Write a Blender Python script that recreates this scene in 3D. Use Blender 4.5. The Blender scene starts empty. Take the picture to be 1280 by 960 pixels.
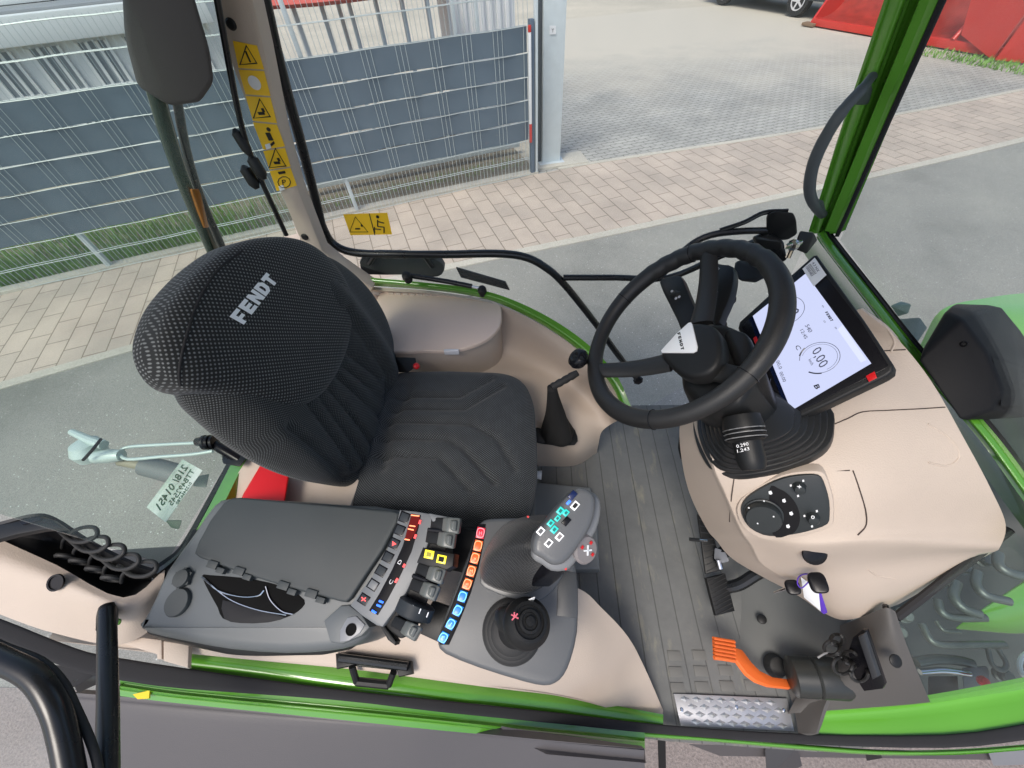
import bpy, bmesh, math, random
from mathutils import Vector, Matrix
from mathutils.bvhtree import BVHTree
random.seed(7)
R = math.radians
scene = bpy.context.scene
COL = scene.collection

# ------------------------------------------------------------------ camera
CAM = Vector((0, 0, 1.42))
FPX = 490.0                      # focal length in pixels of a 1280 px wide picture
PITCH, YAW, ROLL = R(51), R(5), R(-4.5)
FW = Vector((-math.sin(YAW)*math.cos(PITCH), math.cos(YAW)*math.cos(PITCH), -math.sin(PITCH)))
RT0 = Vector((math.cos(YAW), math.sin(YAW), 0))
UP0 = Vector((-math.sin(YAW)*math.sin(PITCH), math.cos(YAW)*math.sin(PITCH), math.cos(PITCH)))
RT = RT0*math.cos(ROLL) + UP0*math.sin(ROLL)
UP = UP0*math.cos(ROLL) - RT0*math.sin(ROLL)
cd = bpy.data.cameras.new('camera'); cam = bpy.data.objects.new('camera', cd); COL.objects.link(cam)
cd.sensor_width = 36; cd.lens = FPX/1280*36; cd.clip_start = .02; cd.clip_end = 800
m = Matrix((RT, UP, -FW)).transposed().to_4x4(); m.translation = CAM
cam.matrix_world = m
scene.camera = cam

# ------------------------------------------------------------------ light
SUN_EL, SUN_AZ = R(58), R(238)      # azimuth measured anticlockwise from +X
w = bpy.data.worlds.new('World'); scene.world = w; w.use_nodes = True
nt = w.node_tree; bg = nt.nodes['Background']
sky = nt.nodes.new('ShaderNodeTexSky'); sky.sky_type = 'NISHITA'; sky.sun_disc = False
sky.sun_elevation = SUN_EL; sky.sun_rotation = R(90) - SUN_AZ
sky.air_density = 1.0; sky.dust_density = 3.0; sky.ozone_density = .6
nt.links.new(sky.outputs[0], bg.inputs[0]); bg.inputs[1].default_value = .15
sd = bpy.data.lights.new('sun', 'SUN'); sd.energy = 1.6; sd.angle = R(22); sd.color = (1, .95, .88)
sun = bpy.data.objects.new('sun', sd); COL.objects.link(sun)
sdir = Vector((math.cos(SUN_EL)*math.cos(SUN_AZ), math.cos(SUN_EL)*math.sin(SUN_AZ), math.sin(SUN_EL)))
sun.rotation_euler = sdir.to_track_quat('Z', 'Y').to_euler(); sun.location = (0, 0, 20)
vs = scene.view_settings; vs.view_transform = 'Standard'; vs.look = 'None'; vs.gamma = 1; vs.exposure = 0.45
vs.use_curve_mapping = False
try:
    scene.cycles.max_bounces = 8; scene.cycles.transparent_max_bounces = 12
except Exception: pass

# ------------------------------------------------------------------ helpers: measuring
def ray(px, py):
    return FW + RT*((px-640)/FPX) + UP*((480-py)/FPX)
def P(px, py, z):
    r = ray(px, py); return CAM + r*((z-CAM.z)/r.z)
def PX(px, py, x):
    r = ray(px, py); return CAM + r*((x-CAM.x)/r.x)
def PY(px, py, y):
    r = ray(px, py); return CAM + r*((y-CAM.y)/r.y)
class Plane:
    def __init__(s, a, b, c):
        s.o = Vector(a); s.n = (Vector(b)-s.o).cross(Vector(c)-s.o).normalized()
        if s.n.dot(CAM-s.o) < 0: s.n = -s.n
    def at(s, px, py, lift=0):
        r = ray(px, py); o = s.o + s.n*lift
        return CAM + r*((o-CAM).dot(s.n)/r.dot(s.n))
def flat(z): return Plane((0, 0, z), (1, 0, z), (0, 1, z))
def plane3(*pts): return Plane(*[P(*p) for p in pts])      # three (px, py, z)

def cr(a, b, c, d, t):
    return .5*((2*b) + (c-a)*t + (2*a-5*b+4*c-d)*t*t + (3*b-a-3*c+d)*t**3)
def smooth_line(pts, k=6, closed=False):
    pts = [Vector(p) for p in pts]; n = len(pts); out = []
    m_ = n if closed else n-1
    for i in range(m_):
        a = pts[(i-1) % n] if (closed or i > 0) else pts[0]*2-pts[1]
        b = pts[i]; c = pts[(i+1) % n]
        d = pts[(i+2) % n] if (closed or i < n-2) else pts[-1]*2-pts[-2]
        for j in range(k): out.append(cr(a, b, c, d, j/k))
    if not closed: out.append(pts[-1].copy())
    return out

# ------------------------------------------------------------------ helpers: objects
def empty(name, loc, label=None, cat=None, group=None, kind=None):
    o = bpy.data.objects.new(name, None); COL.objects.link(o); o.location = loc
    o.empty_display_size = .1
    tag(o, label, cat, group, kind); return o
def tag(o, label=None, cat=None, group=None, kind=None):
    if label: o['label'] = label
    if cat: o['category'] = cat
    if group: o['group'] = group
    if kind: o['kind'] = kind
    return o
def wloc(o):
    v = Vector((0, 0, 0))
    while o: v += o.location; o = o.parent
    return v
def link(name, me, mat, parent=None, smooth=None, loc=None):
    o = bpy.data.objects.new(name, me); COL.objects.link(o)
    base = wloc(parent) if parent else Vector(loc) if loc is not None else Vector((0, 0, 0))
    if base.length > 0: me.transform(Matrix.Translation(-base))
    if parent: o.parent = parent
    elif loc is not None: o.location = loc
    mats = mat if isinstance(mat, (list, tuple)) else [mat]
    for q in mats: me.materials.append(q)
    if smooth is not None:
        me.polygons.foreach_set('use_smooth', [True]*len(me.polygons))
        if smooth < 180: me.set_sharp_from_angle(angle=R(smooth))
    me.update()
    return o
def bobj(name, bm, mat, parent=None, smooth=35, loc=None):
    bmesh.ops.recalc_face_normals(bm, faces=bm.faces[:])
    me = bpy.data.meshes.new(name); bm.to_mesh(me); bm.free()
    return link(name, me, mat, parent, smooth, loc)

# shapes added to a bmesh
def ring_join(bm, r0, r1):
    n = len(r0)
    for i in range(n):
        bm.faces.new((r0[i], r0[(i+1) % n], r1[(i+1) % n], r1[i]))
def frame_at(t):
    t = t.normalized(); a = Vector((0, 0, 1)) if abs(t.z) < .9 else Vector((1, 0, 0))
    u = t.cross(a).normalized(); return u, t.cross(u).normalized()
def add_tube(bm, pts, r, n=10, closed=False, cap=True):
    pts = [Vector(p) for p in pts]; N = len(pts); rings = []; u = None
    for i in range(N):
        if closed: t = pts[(i+1) % N]-pts[i-1]
        else: t = pts[min(i+1, N-1)]-pts[max(i-1, 0)]
        if t.length < 1e-9: t = Vector((0, 0, 1))
        t.normalize()
        if u is None: u, _ = frame_at(t)
        u = (u - t*u.dot(t))
        if u.length < 1e-6: u, _ = frame_at(t)
        u.normalize(); v = t.cross(u)
        rr = r[i] if isinstance(r, (list, tuple)) else r
        rings.append([bm.verts.new(pts[i]+u*(rr*math.cos(2*math.pi*k/n))+v*(rr*math.sin(2*math.pi*k/n))) for k in range(n)])
    for i in range(N-1): ring_join(bm, rings[i], rings[i+1])
    if closed:
        # align last ring with the first to avoid twist
        a = rings[-1]; b = rings[0]
        k = min(range(n), key=lambda s: (a[0].co-b[s].co).length)
        ring_join(bm, a, b[k:]+b[:k])
    elif cap:
        bm.faces.new(rings[0]); bm.faces.new(rings[-1])
def add_cyl(bm, a, b, r0, r1=None, n=16, cap=True):
    add_tube(bm, [a, b], [r0, r0 if r1 is None else r1], n, cap=cap)
def add_lathe(bm, o, axis, prof, n=24):
    """prof: (radius, height along axis)"""
    o = Vector(o); ax = Vector(axis).normalized(); u, v = frame_at(ax); rings = []
    for r, h in prof:
        r = max(r, 1e-5)
        rings.append([bm.verts.new(o+ax*h+(u*math.cos(2*math.pi*k/n)+v*math.sin(2*math.pi*k/n))*r) for k in range(n)])
    for i in range(len(rings)-1): ring_join(bm, rings[i], rings[i+1])
    bm.faces.new(rings[0]); bm.faces.new(rings[-1])
def add_box(bm, c, ex, ey, ez, bev=0):
    """centre and three half-extent vectors"""
    c = Vector(c); ex, ey, ez = Vector(ex), Vector(ey), Vector(ez)
    b2 = bmesh.new() if bev else bm
    vs_ = [b2.verts.new(c+ex*i+ey*j+ez*k) for i in (-1, 1) for j in (-1, 1) for k in (-1, 1)]
    for f in ((0, 1, 3, 2), (4, 6, 7, 5), (0, 4, 5, 1), (2, 3, 7, 6), (0, 2, 6, 4), (1, 5, 7, 3)):
        b2.faces.new([vs_[i] for i in f])
    if bev:
        bmesh.ops.recalc_face_normals(b2, faces=b2.faces[:])
        bmesh.ops.bevel(b2, geom=b2.edges[:], offset=bev, segments=2, affect='EDGES', profile=.6)
        merge(bm, b2)
def merge(bm, b2):
    me = bpy.data.meshes.new('tmp'); b2.to_mesh(me); b2.free(); bm.from_mesh(me); bpy.data.meshes.remove(me)
def add_prism(bm, top, n, depth, bev=0, seg=2, mi=0):
    """polygon (world points) extruded by depth along -n, top edge bevelled"""
    n = Vector(n).normalized(); b2 = bmesh.new()
    t = [b2.verts.new(Vector(p)) for p in top]; b = [b2.verts.new(Vector(p)-n*depth) for p in top]
    ft = b2.faces.new(t); b2.faces.new(b[::-1]); ring_join(b2, b, t)
    bmesh.ops.recalc_face_normals(b2, faces=b2.faces[:])
    if bev:
        ft = [f for f in b2.faces if all(v in t for v in f.verts)]
        ed = ft[0].edges[:]
        bmesh.ops.bevel(b2, geom=ed, offset=bev, segments=seg, affect='EDGES', profile=.5)
    for f in b2.faces: f.material_index = mi
    merge(bm, b2)
def plate(name, px, pl, depth, mat, parent=None, bev=.002, seg=2, lift=0, smooth=0, loc=None, ang=40):
    pts = [pl.at(x, y, lift) for x, y in px]
    if smooth: pts = smooth_line(pts, smooth, True)
    bm = bmesh.new(); add_prism(bm, pts, pl.n, depth, bev, seg)
    return bobj(name, bm, mat, parent, ang, loc)
def patch(name, rows, mat, parent=None, k=6, thick=.012, wpts=False, smooth=180, skirt=None, uv=False, loc=None, creases=None):
    """smooth sheet through a grid of (px, py, z) points, given a real thickness"""
    g = [[Vector(p) if wpts else P(*p) for p in r] for r in rows]
    g = [smooth_line(r, k) for r in g]
    cols = list(zip(*g)); cols = [smooth_line(c, k) for c in cols]
    g = list(zip(*cols)); H = len(g); W = len(g[0])
    bm = bmesh.new(); vv = [[bm.verts.new(p) for p in r] for r in g]
    for i in range(H-1):
        for j in range(W-1):
            bm.faces.new((vv[i][j], vv[i][j+1], vv[i+1][j+1], vv[i+1][j]))
    bmesh.ops.recalc_face_normals(bm, faces=bm.faces[:])
    # face the camera
    s = sum((f.normal.dot(CAM-f.calc_center_median())*f.calc_area() for f in bm.faces))
    if s < 0: bmesh.ops.reverse_faces(bm, faces=bm.faces[:])
    bm.normal_update()
    top = {v: v.co.copy() for v in bm.verts}
    if thick or skirt is not None:
        ed = [e for e in bm.edges if e.is_boundary]
        low = {}
        for v in list(top):
            q = top[v]-v.normal*thick
            if skirt is not None:
                q = Vector((v.co.x, v.co.y, skirt)) if v.is_boundary else q
            low[v] = bm.verts.new(q)
        for f in list(bm.faces):
            if skirt is None: bm.faces.new([low[v] for v in reversed(f.verts)])
        for e in ed:
            a, b = e.verts; bm.faces.new((a, b, low[b], low[a]))
        for v in list(bm.verts):
            if not v.link_faces: bm.verts.remove(v)
        bmesh.ops.recalc_face_normals(bm, faces=bm.faces[:])
    return bobj(name, bm, mat, parent, smooth if thick == 0 else 60, loc)
def surf_bvh(o):
    me = o.data; off = wloc(o)
    return BVHTree.FromPolygons([v.co+off for v in me.vertices], [list(p.vertices) for p in me.polygons])
def hit(bvh, px, py, lift=0):
    r = ray(px, py).normalized(); q = bvh.ray_cast(CAM, r)
    if q[0] is None: return None
    n = q[1] if q[1].dot(r) < 0 else -q[1]
    return q[0]+n*lift

# ------------------------------------------------------------------ helpers: lettering
GL = {
 'F': [[(0,0),(.36,0),(.36,.32),(.8,.32),(.8,.56),(.36,.56),(.36,.74),(.95,.74),(.95,1),(0,1)]],
 'E': [[(0,0),(.95,0),(.95,.26),(.36,.26),(.36,.38),(.85,.38),(.85,.62),(.36,.62),(.36,.74),(.95,.74),(.95,1),(0,1)]],
 'N': [[(0,0),(.32,0),(.32,.52),(.66,0),(1,0),(1,1),(.68,1),(.68,.48),(.34,1),(0,1)]],
 'D': [[(0,0),(.36,0),(.36,1),(0,1)],[(.36,.76),(.52,.76),(.62,.64),(.62,.36),(.52,.24),(.36,.24),(.36,0),(.7,0),(1,.25),(1,.75),(.7,1),(.36,1)]],
 'T': [[(.3,0),(.66,0),(.66,.72),(.96,.72),(.96,1),(0,1),(0,.72),(.3,.72)]],
}
def block_word(word, A, B, C_, n, depth=.0006, gap=.12):
    """heavy block lettering; A baseline start, B baseline end, C_ cap height above A"""
    A, B, C_ = Vector(A), Vector(B), Vector(C_); ex = B-A; ey = C_-A; bm = bmesh.new()
    N = len(word); wd = 1/(N+gap*(N-1))
    for i, ch in enumerate(word):
        x0 = i*wd*(1+gap)
        for poly in GL[ch]:
            add_prism(bm, [A+ex*(x0+p[0]*wd)+ey*p[1] for p in poly], n, depth)
    return bm
def word(name, s, mat, parent, A, B, C_, n=None, depth=.0004, bold=0.0, emb=None):
    """text of the built-in font mapped into the quad A (baseline start), B (baseline end), C_ (top of caps above A)"""
    cu = bpy.data.curves.new('tx', 'FONT'); cu.body = s; cu.offset = bold; cu.resolution_u = 2
    o = bpy.data.objects.new('tx', cu); COL.objects.link(o)
    dg = bpy.context.evaluated_depsgraph_get(); me = bpy.data.meshes.new_from_object(o.evaluated_get(dg))
    bpy.data.objects.remove(o); bpy.data.curves.remove(cu)
    xs = [v.co.x for v in me.vertices]; x0, x1 = min(xs), max(xs); cap = .7
    A, B, C_ = Vector(A), Vector(B), Vector(C_)
    if n is None: n = (B-A).cross(C_-A).normalized()
    if n.dot(CAM-A) < 0: n = -n
    for v in me.vertices:
        v.co = A+(B-A)*((v.co.x-x0)/(x1-x0))+(C_-A)*(v.co.y/cap)+n*depth
    bm = bmesh.new(); bm.from_mesh(me); bpy.data.meshes.remove(me)
    ret = bmesh.ops.extrude_face_region(bm, geom=bm.faces[:])
    for v in ret['geom']:
        if isinstance(v, bmesh.types.BMVert): v.co -= n*depth*.9
    return bobj(name, bm, mat, parent, None)

# ------------------------------------------------------------------ materials
MATS = {}
def mat(name, col, rough=.5, metal=0, spec=.5, var=0, vs_=6, bump=0, bs=300, coat=0, emit=0, ecol=None, alpha=1):
    if name in MATS: return MATS[name]
    m = bpy.data.materials.new(name); m.use_nodes = True; N = m.node_tree.nodes; L = m.node_tree.links
    b = N['Principled BSDF']; b.inputs['Base Color'].default_value = (*col, 1)
    b.inputs['Roughness'].default_value = rough; b.inputs['Metallic'].default_value = metal
    b.inputs['Specular IOR Level'].default_value = spec
    if coat: b.inputs['Coat Weight'].default_value = coat; b.inputs['Coat Roughness'].default_value = .08
    tc = N.new('ShaderNodeTexCoord')
    if var:
        n = N.new('ShaderNodeTexNoise'); n.inputs['Scale'].default_value = vs_; n.inputs['Detail'].default_value = 6
        mx = N.new('ShaderNodeMix'); mx.data_type = 'RGBA'
        mx.inputs['A'].default_value = (*[c*(1-var) for c in col], 1); mx.inputs['B'].default_value = (*[min(1, c*(1+var)) for c in col], 1)
        L.new(tc.outputs['Object'], n.inputs['Vector']); L.new(n.outputs[0], mx.inputs['Factor'])
        L.new(mx.outputs['Result'], b.inputs['Base Color'])
        mr = N.new('ShaderNodeMapRange'); mr.inputs['To Min'].default_value = max(0, rough-.1); mr.inputs['To Max'].default_value = min(1, rough+.1)
        L.new(n.outputs[0], mr.inputs['Value']); L.new(mr.outputs[0], b.inputs['Roughness'])
    if bump:
        n2 = N.new('ShaderNodeTexNoise'); n2.inputs['Scale'].default_value = bs; n2.inputs['Detail'].default_value = 3
        bp = N.new('ShaderNodeBump'); bp.inputs['Strength'].default_value = bump; bp.inputs['Distance'].default_value = .001
        L.new(tc.outputs['Object'], n2.inputs['Vector']); L.new(n2.outputs[0], bp.inputs['Height']); L.new(bp.outputs[0], b.inputs['Normal'])
    if emit:
        b.inputs['Emission Color'].default_value = (*(ecol or col), 1); b.inputs['Emission Strength'].default_value = emit
    MATS[name] = m; return m
def glass_mat(name, tint, gloss=1.0, dust=.05):
    m = bpy.data.materials.new(name); m.use_nodes = True; N = m.node_tree.nodes; L = m.node_tree.links
    N.remove(N['Principled BSDF']); out = N['Material Output']
    t = N.new('ShaderNodeBsdfTransparent'); t.inputs[0].default_value = (*tint, 1)
    g = N.new('ShaderNodeBsdfGlossy'); g.inputs['Roughness'].default_value = .01
    fr = N.new('ShaderNodeFresnel'); fr.inputs[0].default_value = 1.33
    ml = N.new('ShaderNodeMath'); ml.operation = 'MULTIPLY'; ml.inputs[1].default_value = gloss
    mx = N.new('ShaderNodeMixShader')
    ge = N.new('ShaderNodeNewGeometry'); m3 = N.new('ShaderNodeMath'); m3.operation = 'SUBTRACT'; m3.inputs[0].default_value = 1; L.new(ge.outputs['Backfacing'], m3.inputs[1])
    m4 = N.new('ShaderNodeMath'); m4.operation = 'MULTIPLY'; L.new(fr.outputs[0], m4.inputs[0]); L.new(m3.outputs[0], m4.inputs[1])
    L.new(m4.outputs[0], ml.inputs[0]); L.new(ml.outputs[0], mx.inputs[0]); L.new(t.outputs[0], mx.inputs[1]); L.new(g.outputs[0], mx.inputs[2])
    df = N.new('ShaderNodeBsdfDiffuse'); df.inputs[0].default_value = (.75, .78, .76, 1); md = N.new('ShaderNodeMixShader')
    tc = N.new('ShaderNodeTexCoord'); nz = N.new('ShaderNodeTexNoise'); nz.inputs['Scale'].default_value = 3.5; nz.inputs['Detail'].default_value = 6
    mr = N.new('ShaderNodeMapRange'); mr.inputs['From Min'].default_value = .3; mr.inputs['From Max'].default_value = .75; mr.inputs['To Min'].default_value = dust*.35; mr.inputs['To Max'].default_value = dust*1.8
    L.new(tc.outputs['Object'], nz.inputs['Vector']); L.new(nz.outputs[0], mr.inputs['Value']); L.new(mr.outputs[0], md.inputs[0])
    L.new(mx.outputs[0], md.inputs[1]); L.new(df.outputs[0], md.inputs[2]); L.new(md.outputs[0], out.inputs[0]); return m
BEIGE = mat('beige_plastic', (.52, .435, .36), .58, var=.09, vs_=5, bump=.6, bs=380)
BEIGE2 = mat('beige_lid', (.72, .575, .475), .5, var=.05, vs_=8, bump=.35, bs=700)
GREYP = mat('console_grey', (.105, .115, .12), .42, var=.10, vs_=9, bump=.3, bs=900)
GREYL = mat('panel_light_grey', (.15, .16, .168), .38, var=.08, vs_=9, bump=.25, bs=900)
GREYD = mat('lid_dark_grey', (.034, .041, .043), .55, var=.12, vs_=12, bump=.3, bs=1200)
TRIMG = mat('sill_trim_grey', (.085, .08, .075), .6, var=.12, vs_=8, bump=.3, bs=700)
BLACK = mat('black_plastic', (.012, .0125, .013), .45, spec=.3, var=.2, vs_=20, bump=.2, bs=900)
BLACKG = mat('black_gloss', (.008, .008, .010), .22, spec=.25)
BLACKM = mat('black_metal', (.010, .011, .012), .28, var=.2, vs_=15)
RUBBER = mat('rubber', (.018, .018, .018), .65, var=.2, vs_=30, bump=.3, bs=500)
SEAL = mat('seal_rubber', (.028, .028, .030), .85, spec=.2, var=.15, vs_=20, bump=.2, bs=300)
GREEN = mat('green_paint', (.085, .275, .022), .2, var=.05, vs_=4, coat=1)
GREEND = mat('green_paint_matt', (.12, .36, .035), .3, var=.08, vs_=4, coat=.3)
FENDG = mat('fender_plastic', (.080, .075, .079), .5, var=.08, vs_=5, bump=.3, bs=600)
REDP = mat('red_paint', (.55, .03, .02), .32, var=.12, vs_=3, coat=.3)
REDB = mat('red_plastic', (.62, .012, .015), .3)
ORANGE = mat('orange_paint', (.80, .155, .03), .4, var=.06, vs_=20)
YELLOW = mat('yellow_label', (.95, .58, .02), .4)
WHITE = mat('white_plastic', (.78, .79, .80), .4, var=.04, vs_=10)
PAPER = mat('white_paper', (.80, .82, .84), .6)
INK = mat('black_ink', (.01, .01, .01), .5)
CHROME = mat('chrome', (.75, .75, .75), .12, 1, var=.1, vs_=20)
GALV = mat('galvanised', (.58, .64, .66), .5, .1, var=.10, vs_=10)
ALU = mat('aluminium_tread', (.62, .62, .63), .38, .75, var=.12, vs_=30, bump=.2, bs=400)
HOSE = mat('worn_metal', (.11, .13, .125), .4, .5, var=.3, vs_=30)
GLASS = glass_mat('window_glass', (.90, .95, .92), 1.0, .07)
GLASSC = glass_mat('window_glass_clear', (.97, .985, .975), .8, .04)

# ================================================================== OUTSIDE
GZ = -1.0
def nodes(name, rough=.8):
    m = bpy.data.materials.new(name); m.use_nodes = True; N = m.node_tree.nodes; L = m.node_tree.links
    b = N['Principled BSDF']; b.inputs['Roughness'].default_value = rough; b.inputs['Specular IOR Level'].default_value = .3
    return m, N, L, b
def noise(N, L, vec, scale, detail=5, rough=.6):
    n = N.new('ShaderNodeTexNoise'); n.inputs['Scale'].default_value = scale; n.inputs['Detail'].default_value = detail
    n.inputs['Roughness'].default_value = rough; L.new(vec, n.inputs['Vector']); return n.outputs[0]
def ramp(N, L, fac, stops):
    r = N.new('ShaderNodeValToRGB'); e = r.color_ramp.elements
    while len(e) < len(stops): e.new(.5)
    for i, (p, c) in enumerate(stops): e[i].position = p; e[i].color = (*c, 1)
    L.new(fac, r.inputs[0]); return r.outputs[0]
def mixc(N, L, fac, a, b, mode='MIX'):
    x = N.new('ShaderNodeMix'); x.data_type = 'RGBA'; x.blend_type = mode
    if isinstance(fac, float): x.inputs['Factor'].default_value = fac
    else: L.new(fac, x.inputs['Factor'])
    for s, v in (('A', a), ('B', b)):
        if isinstance(v, tuple): x.inputs[s].default_value = (*v, 1)
        else: L.new(v, x.inputs[s])
    return x.outputs['Result']
def bumpn(N, L, b, h, strength=.5, dist=.004):
    p = N.new('ShaderNodeBump'); p.inputs['Strength'].default_value = strength; p.inputs['Distance'].default_value = dist
    L.new(h, p.inputs['Height']); L.new(p.outputs[0], b.inputs['Normal'])

def asphalt_mat():
    m, N, L, b = nodes('asphalt', .72); tc = N.new('ShaderNodeTexCoord').outputs['Object']
    n1 = noise(N, L, tc, 160, 3); n2 = noise(N, L, tc, .8, 6)
    c = ramp(N, L, n1, [(.25, (.20, .20, .18)), (.5, (.30, .298, .27)), (.75, (.42, .415, .38))])
    v = N.new('ShaderNodeTexVoronoi'); v.inputs['Scale'].default_value = 60; L.new(tc, v.inputs['Vector'])
    vc = N.new('ShaderNodeTexVoronoi'); vc.inputs['Scale'].default_value = 38; L.new(tc, vc.inputs['Vector'])
    s = ramp(N, L, vc.outputs['Distance'], [(.0, (1, 1, 1)), (.13, (1, 1, 1)), (.2, (0, 0, 0))])
    sep = N.new('ShaderNodeSeparateColor'); L.new(vc.outputs['Color'], sep.inputs[0])
    gt = N.new('ShaderNodeMath'); gt.operation = 'GREATER_THAN'; gt.inputs[1].default_value = .80; L.new(sep.outputs[0], gt.inputs[0])
    ml = N.new('ShaderNodeMath'); ml.operation = 'MULTIPLY'; L.new(gt.outputs[0], ml.inputs[0]); L.new(s, ml.inputs[1])
    c = mixc(N, L, ml.outputs[0], c, (.62, .64, .60))
    big = ramp(N, L, n2, [(.28, (.66, .67, .66)), (.46, (.90, .90, .90)), (.7, (1.06, 1.06, 1.04))])
    c = mixc(N, L, 1.0, c, big, 'MULTIPLY')
    L.new(c, b.inputs['Base Color']); bumpn(N, L, b, n1, .6, .004); return m
def brick_mat(name, bw, bh, c1, c2, mortar, msize, off=.5, zig=0, uv=True, rot=0, dirt=1.0, fade=False):
    m, N, L, b = nodes(name, .8); T = N.new('ShaderNodeTexCoord'); vec = T.outputs['UV' if uv else 'Object']
    mp = N.new('ShaderNodeMapping'); mp.inputs['Rotation'].default_value = (0, 0, rot); L.new(vec, mp.inputs['Vector']); vec = mp.outputs[0]
    base = vec
    if zig:
        sp = N.new('ShaderNodeSeparateXYZ'); L.new(vec, sp.inputs[0])
        def wob(src, freq, amp):
            a = N.new('ShaderNodeMath'); a.operation = 'MULTIPLY'; a.inputs[1].default_value = freq; L.new(src, a.inputs[0])
            t = N.new('ShaderNodeMath'); t.operation = 'PINGPONG'; t.inputs[1].default_value = 1; L.new(a.outputs[0], t.inputs[0])
            q = N.new('ShaderNodeMath'); q.operation = 'MULTIPLY'; q.inputs[1].default_value = amp; L.new(t.outputs[0], q.inputs[0]); return q.outputs[0]
        cx = N.new('ShaderNodeMath'); cx.operation = 'ADD'; L.new(sp.outputs[0], cx.inputs[0]); L.new(wob(sp.outputs[1], 2/bh*.999, zig), cx.inputs[1])
        cy = N.new('ShaderNodeMath'); cy.operation = 'ADD'; L.new(sp.outputs[1], cy.inputs[0]); L.new(wob(sp.outputs[0], 4/bw, zig), cy.inputs[1])
        cb = N.new('ShaderNodeCombineXYZ'); L.new(cx.outputs[0], cb.inputs[0]); L.new(cy.outputs[0], cb.inputs[1]); vec = cb.outputs[0]
    br = N.new('ShaderNodeTexBrick'); br.inputs['Scale'].default_value = 1; br.offset = off
    br.inputs['Brick Width'].default_value = bw; br.inputs['Row Height'].default_value = bh
    br.inputs['Mortar Size'].default_value = msize; br.inputs['Mortar Smooth'].default_value = .2
    br.inputs['Color1'].default_value = (*c1, 1); br.inputs['Color2'].default_value = (*c2, 1); br.inputs['Mortar'].default_value = (*mortar, 1)
    L.new(vec, br.inputs['Vector'])
    g = noise(N, L, base, 120, 3); g2 = noise(N, L, base, 1.3, 6)
    c = mixc(N, L, 1.0, br.outputs[0], ramp(N, L, g, [(.3, (.84, .84, .84)), (.7, (1.1, 1.1, 1.1))]), 'MULTIPLY')
    c = mixc(N, L, dirt, c, ramp(N, L, g2, [(.32, (.80, .80, .80)), (.66, (1.07, 1.06, 1.05))]), 'MULTIPLY')
    if fade:      # sand and gravel spread over the far end of the paving
        ob = T.outputs['Object']; sx = N.new('ShaderNodeSeparateXYZ'); L.new(ob, sx.inputs[0]); nn = noise(N, L, ob, .55, 6, .65)
        a1 = N.new('ShaderNodeMath'); a1.operation = 'MULTIPLY_ADD'; a1.inputs[1].default_value = 7; L.new(nn, a1.inputs[0]); L.new(sx.outputs[1], a1.inputs[2])
        r1 = N.new('ShaderNodeMapRange'); r1.inputs['From Min'].default_value = 11.5; r1.inputs['From Max'].default_value = 16; L.new(a1.outputs[0], r1.inputs['Value'])
        c = mixc(N, L, r1.outputs[0], c, (.52, .485, .41))
    L.new(c, b.inputs['Base Color'])
    inv = N.new('ShaderNodeMath'); inv.operation = 'MULTIPLY_ADD'; inv.inputs[1].default_value = -1; inv.inputs[2].default_value = 1
    L.new(br.outputs['Fac'], inv.inputs[0])
    ad = N.new('ShaderNodeMath'); ad.operation = 'MULTIPLY_ADD'; ad.inputs[1].default_value = .3; L.new(g, ad.inputs[0]); L.new(inv.outputs[0], ad.inputs[2])
    bumpn(N, L, b, ad.outputs[0], .6, .006); return m
def gravel_mat(name, a, c, scale=40):
    m, N, L, b = nodes(name, .9); tc = N.new('ShaderNodeTexCoord').outputs['Object']
    n1 = noise(N, L, tc, scale, 6, .7); n2 = noise(N, L, tc, .5, 6)
    k = ramp(N, L, n1, [(.3, a), (.7, c)])
    k = mixc(N, L, 1.0, k, ramp(N, L, n2, [(.3, (.82, .82, .80)), (.7, (1.1, 1.08, 1.04))]), 'MULTIPLY')
    L.new(k, b.inputs['Base Color']); bumpn(N, L, b, n1, .7, .01); return m

def sheet(name, pts, z, m, kind='structure', uvrot=0):
    bm = bmesh.new(); bm.faces.new([bm.verts.new((x, y, z)) for x, y in pts])
    bmesh.ops.triangulate(bm, faces=bm.faces[:])
    bmesh.ops.recalc_face_normals(bm, faces=bm.faces[:])
    for f in bm.faces:
        if f.normal.z < 0: f.normal_flip()
    me = bpy.data.meshes.new(name); bm.to_mesh(me); bm.free()
    o = link(name, me, m); tag(o, kind=kind); return o
# boundaries of the paved strip on the ground plan (metres)
LOW = [(-30, -10.2), (-12, -1.7), (-4.56, 1.95), (-2.6, 2.85), (-.9, 3.50), (1.03, 4.12), (3.6, 4.98), (6.72, 6.10), (14, 8.9), (34, 16.5)]
UPP = [(-30, -8.0), (-12, .40), (-5.43, 3.40), (-2.23, 4.78), (.10, 5.70), (1.29, 6.05), (4.2, 6.80), (8.18, 8.10), (16, 11.2), (36, 19.5)]
LOWS = [tuple(p[:2]) for p in smooth_line([(x, y, 0) for x, y in LOW], 5)]
UPPS = [tuple(p[:2]) for p in smooth_line([(x, y, 0) for x, y in UPP], 5)]
ASPH = asphalt_mat()
GRAV = gravel_mat('pale_gravel', (.40, .37, .31), (.62, .58, .50))
sheet('ground', [(-150, -150), (250, -150), (250, 250), (-150, 250)], GZ-.012, GRAV)
road_pts = LOWS + [(34, -60), (-40, -60), (-40, -14)]
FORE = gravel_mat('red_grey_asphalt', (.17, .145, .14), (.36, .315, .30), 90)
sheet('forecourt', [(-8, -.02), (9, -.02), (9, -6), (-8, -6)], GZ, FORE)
ro = sheet('road', road_pts, GZ-.004, ASPH)
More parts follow.
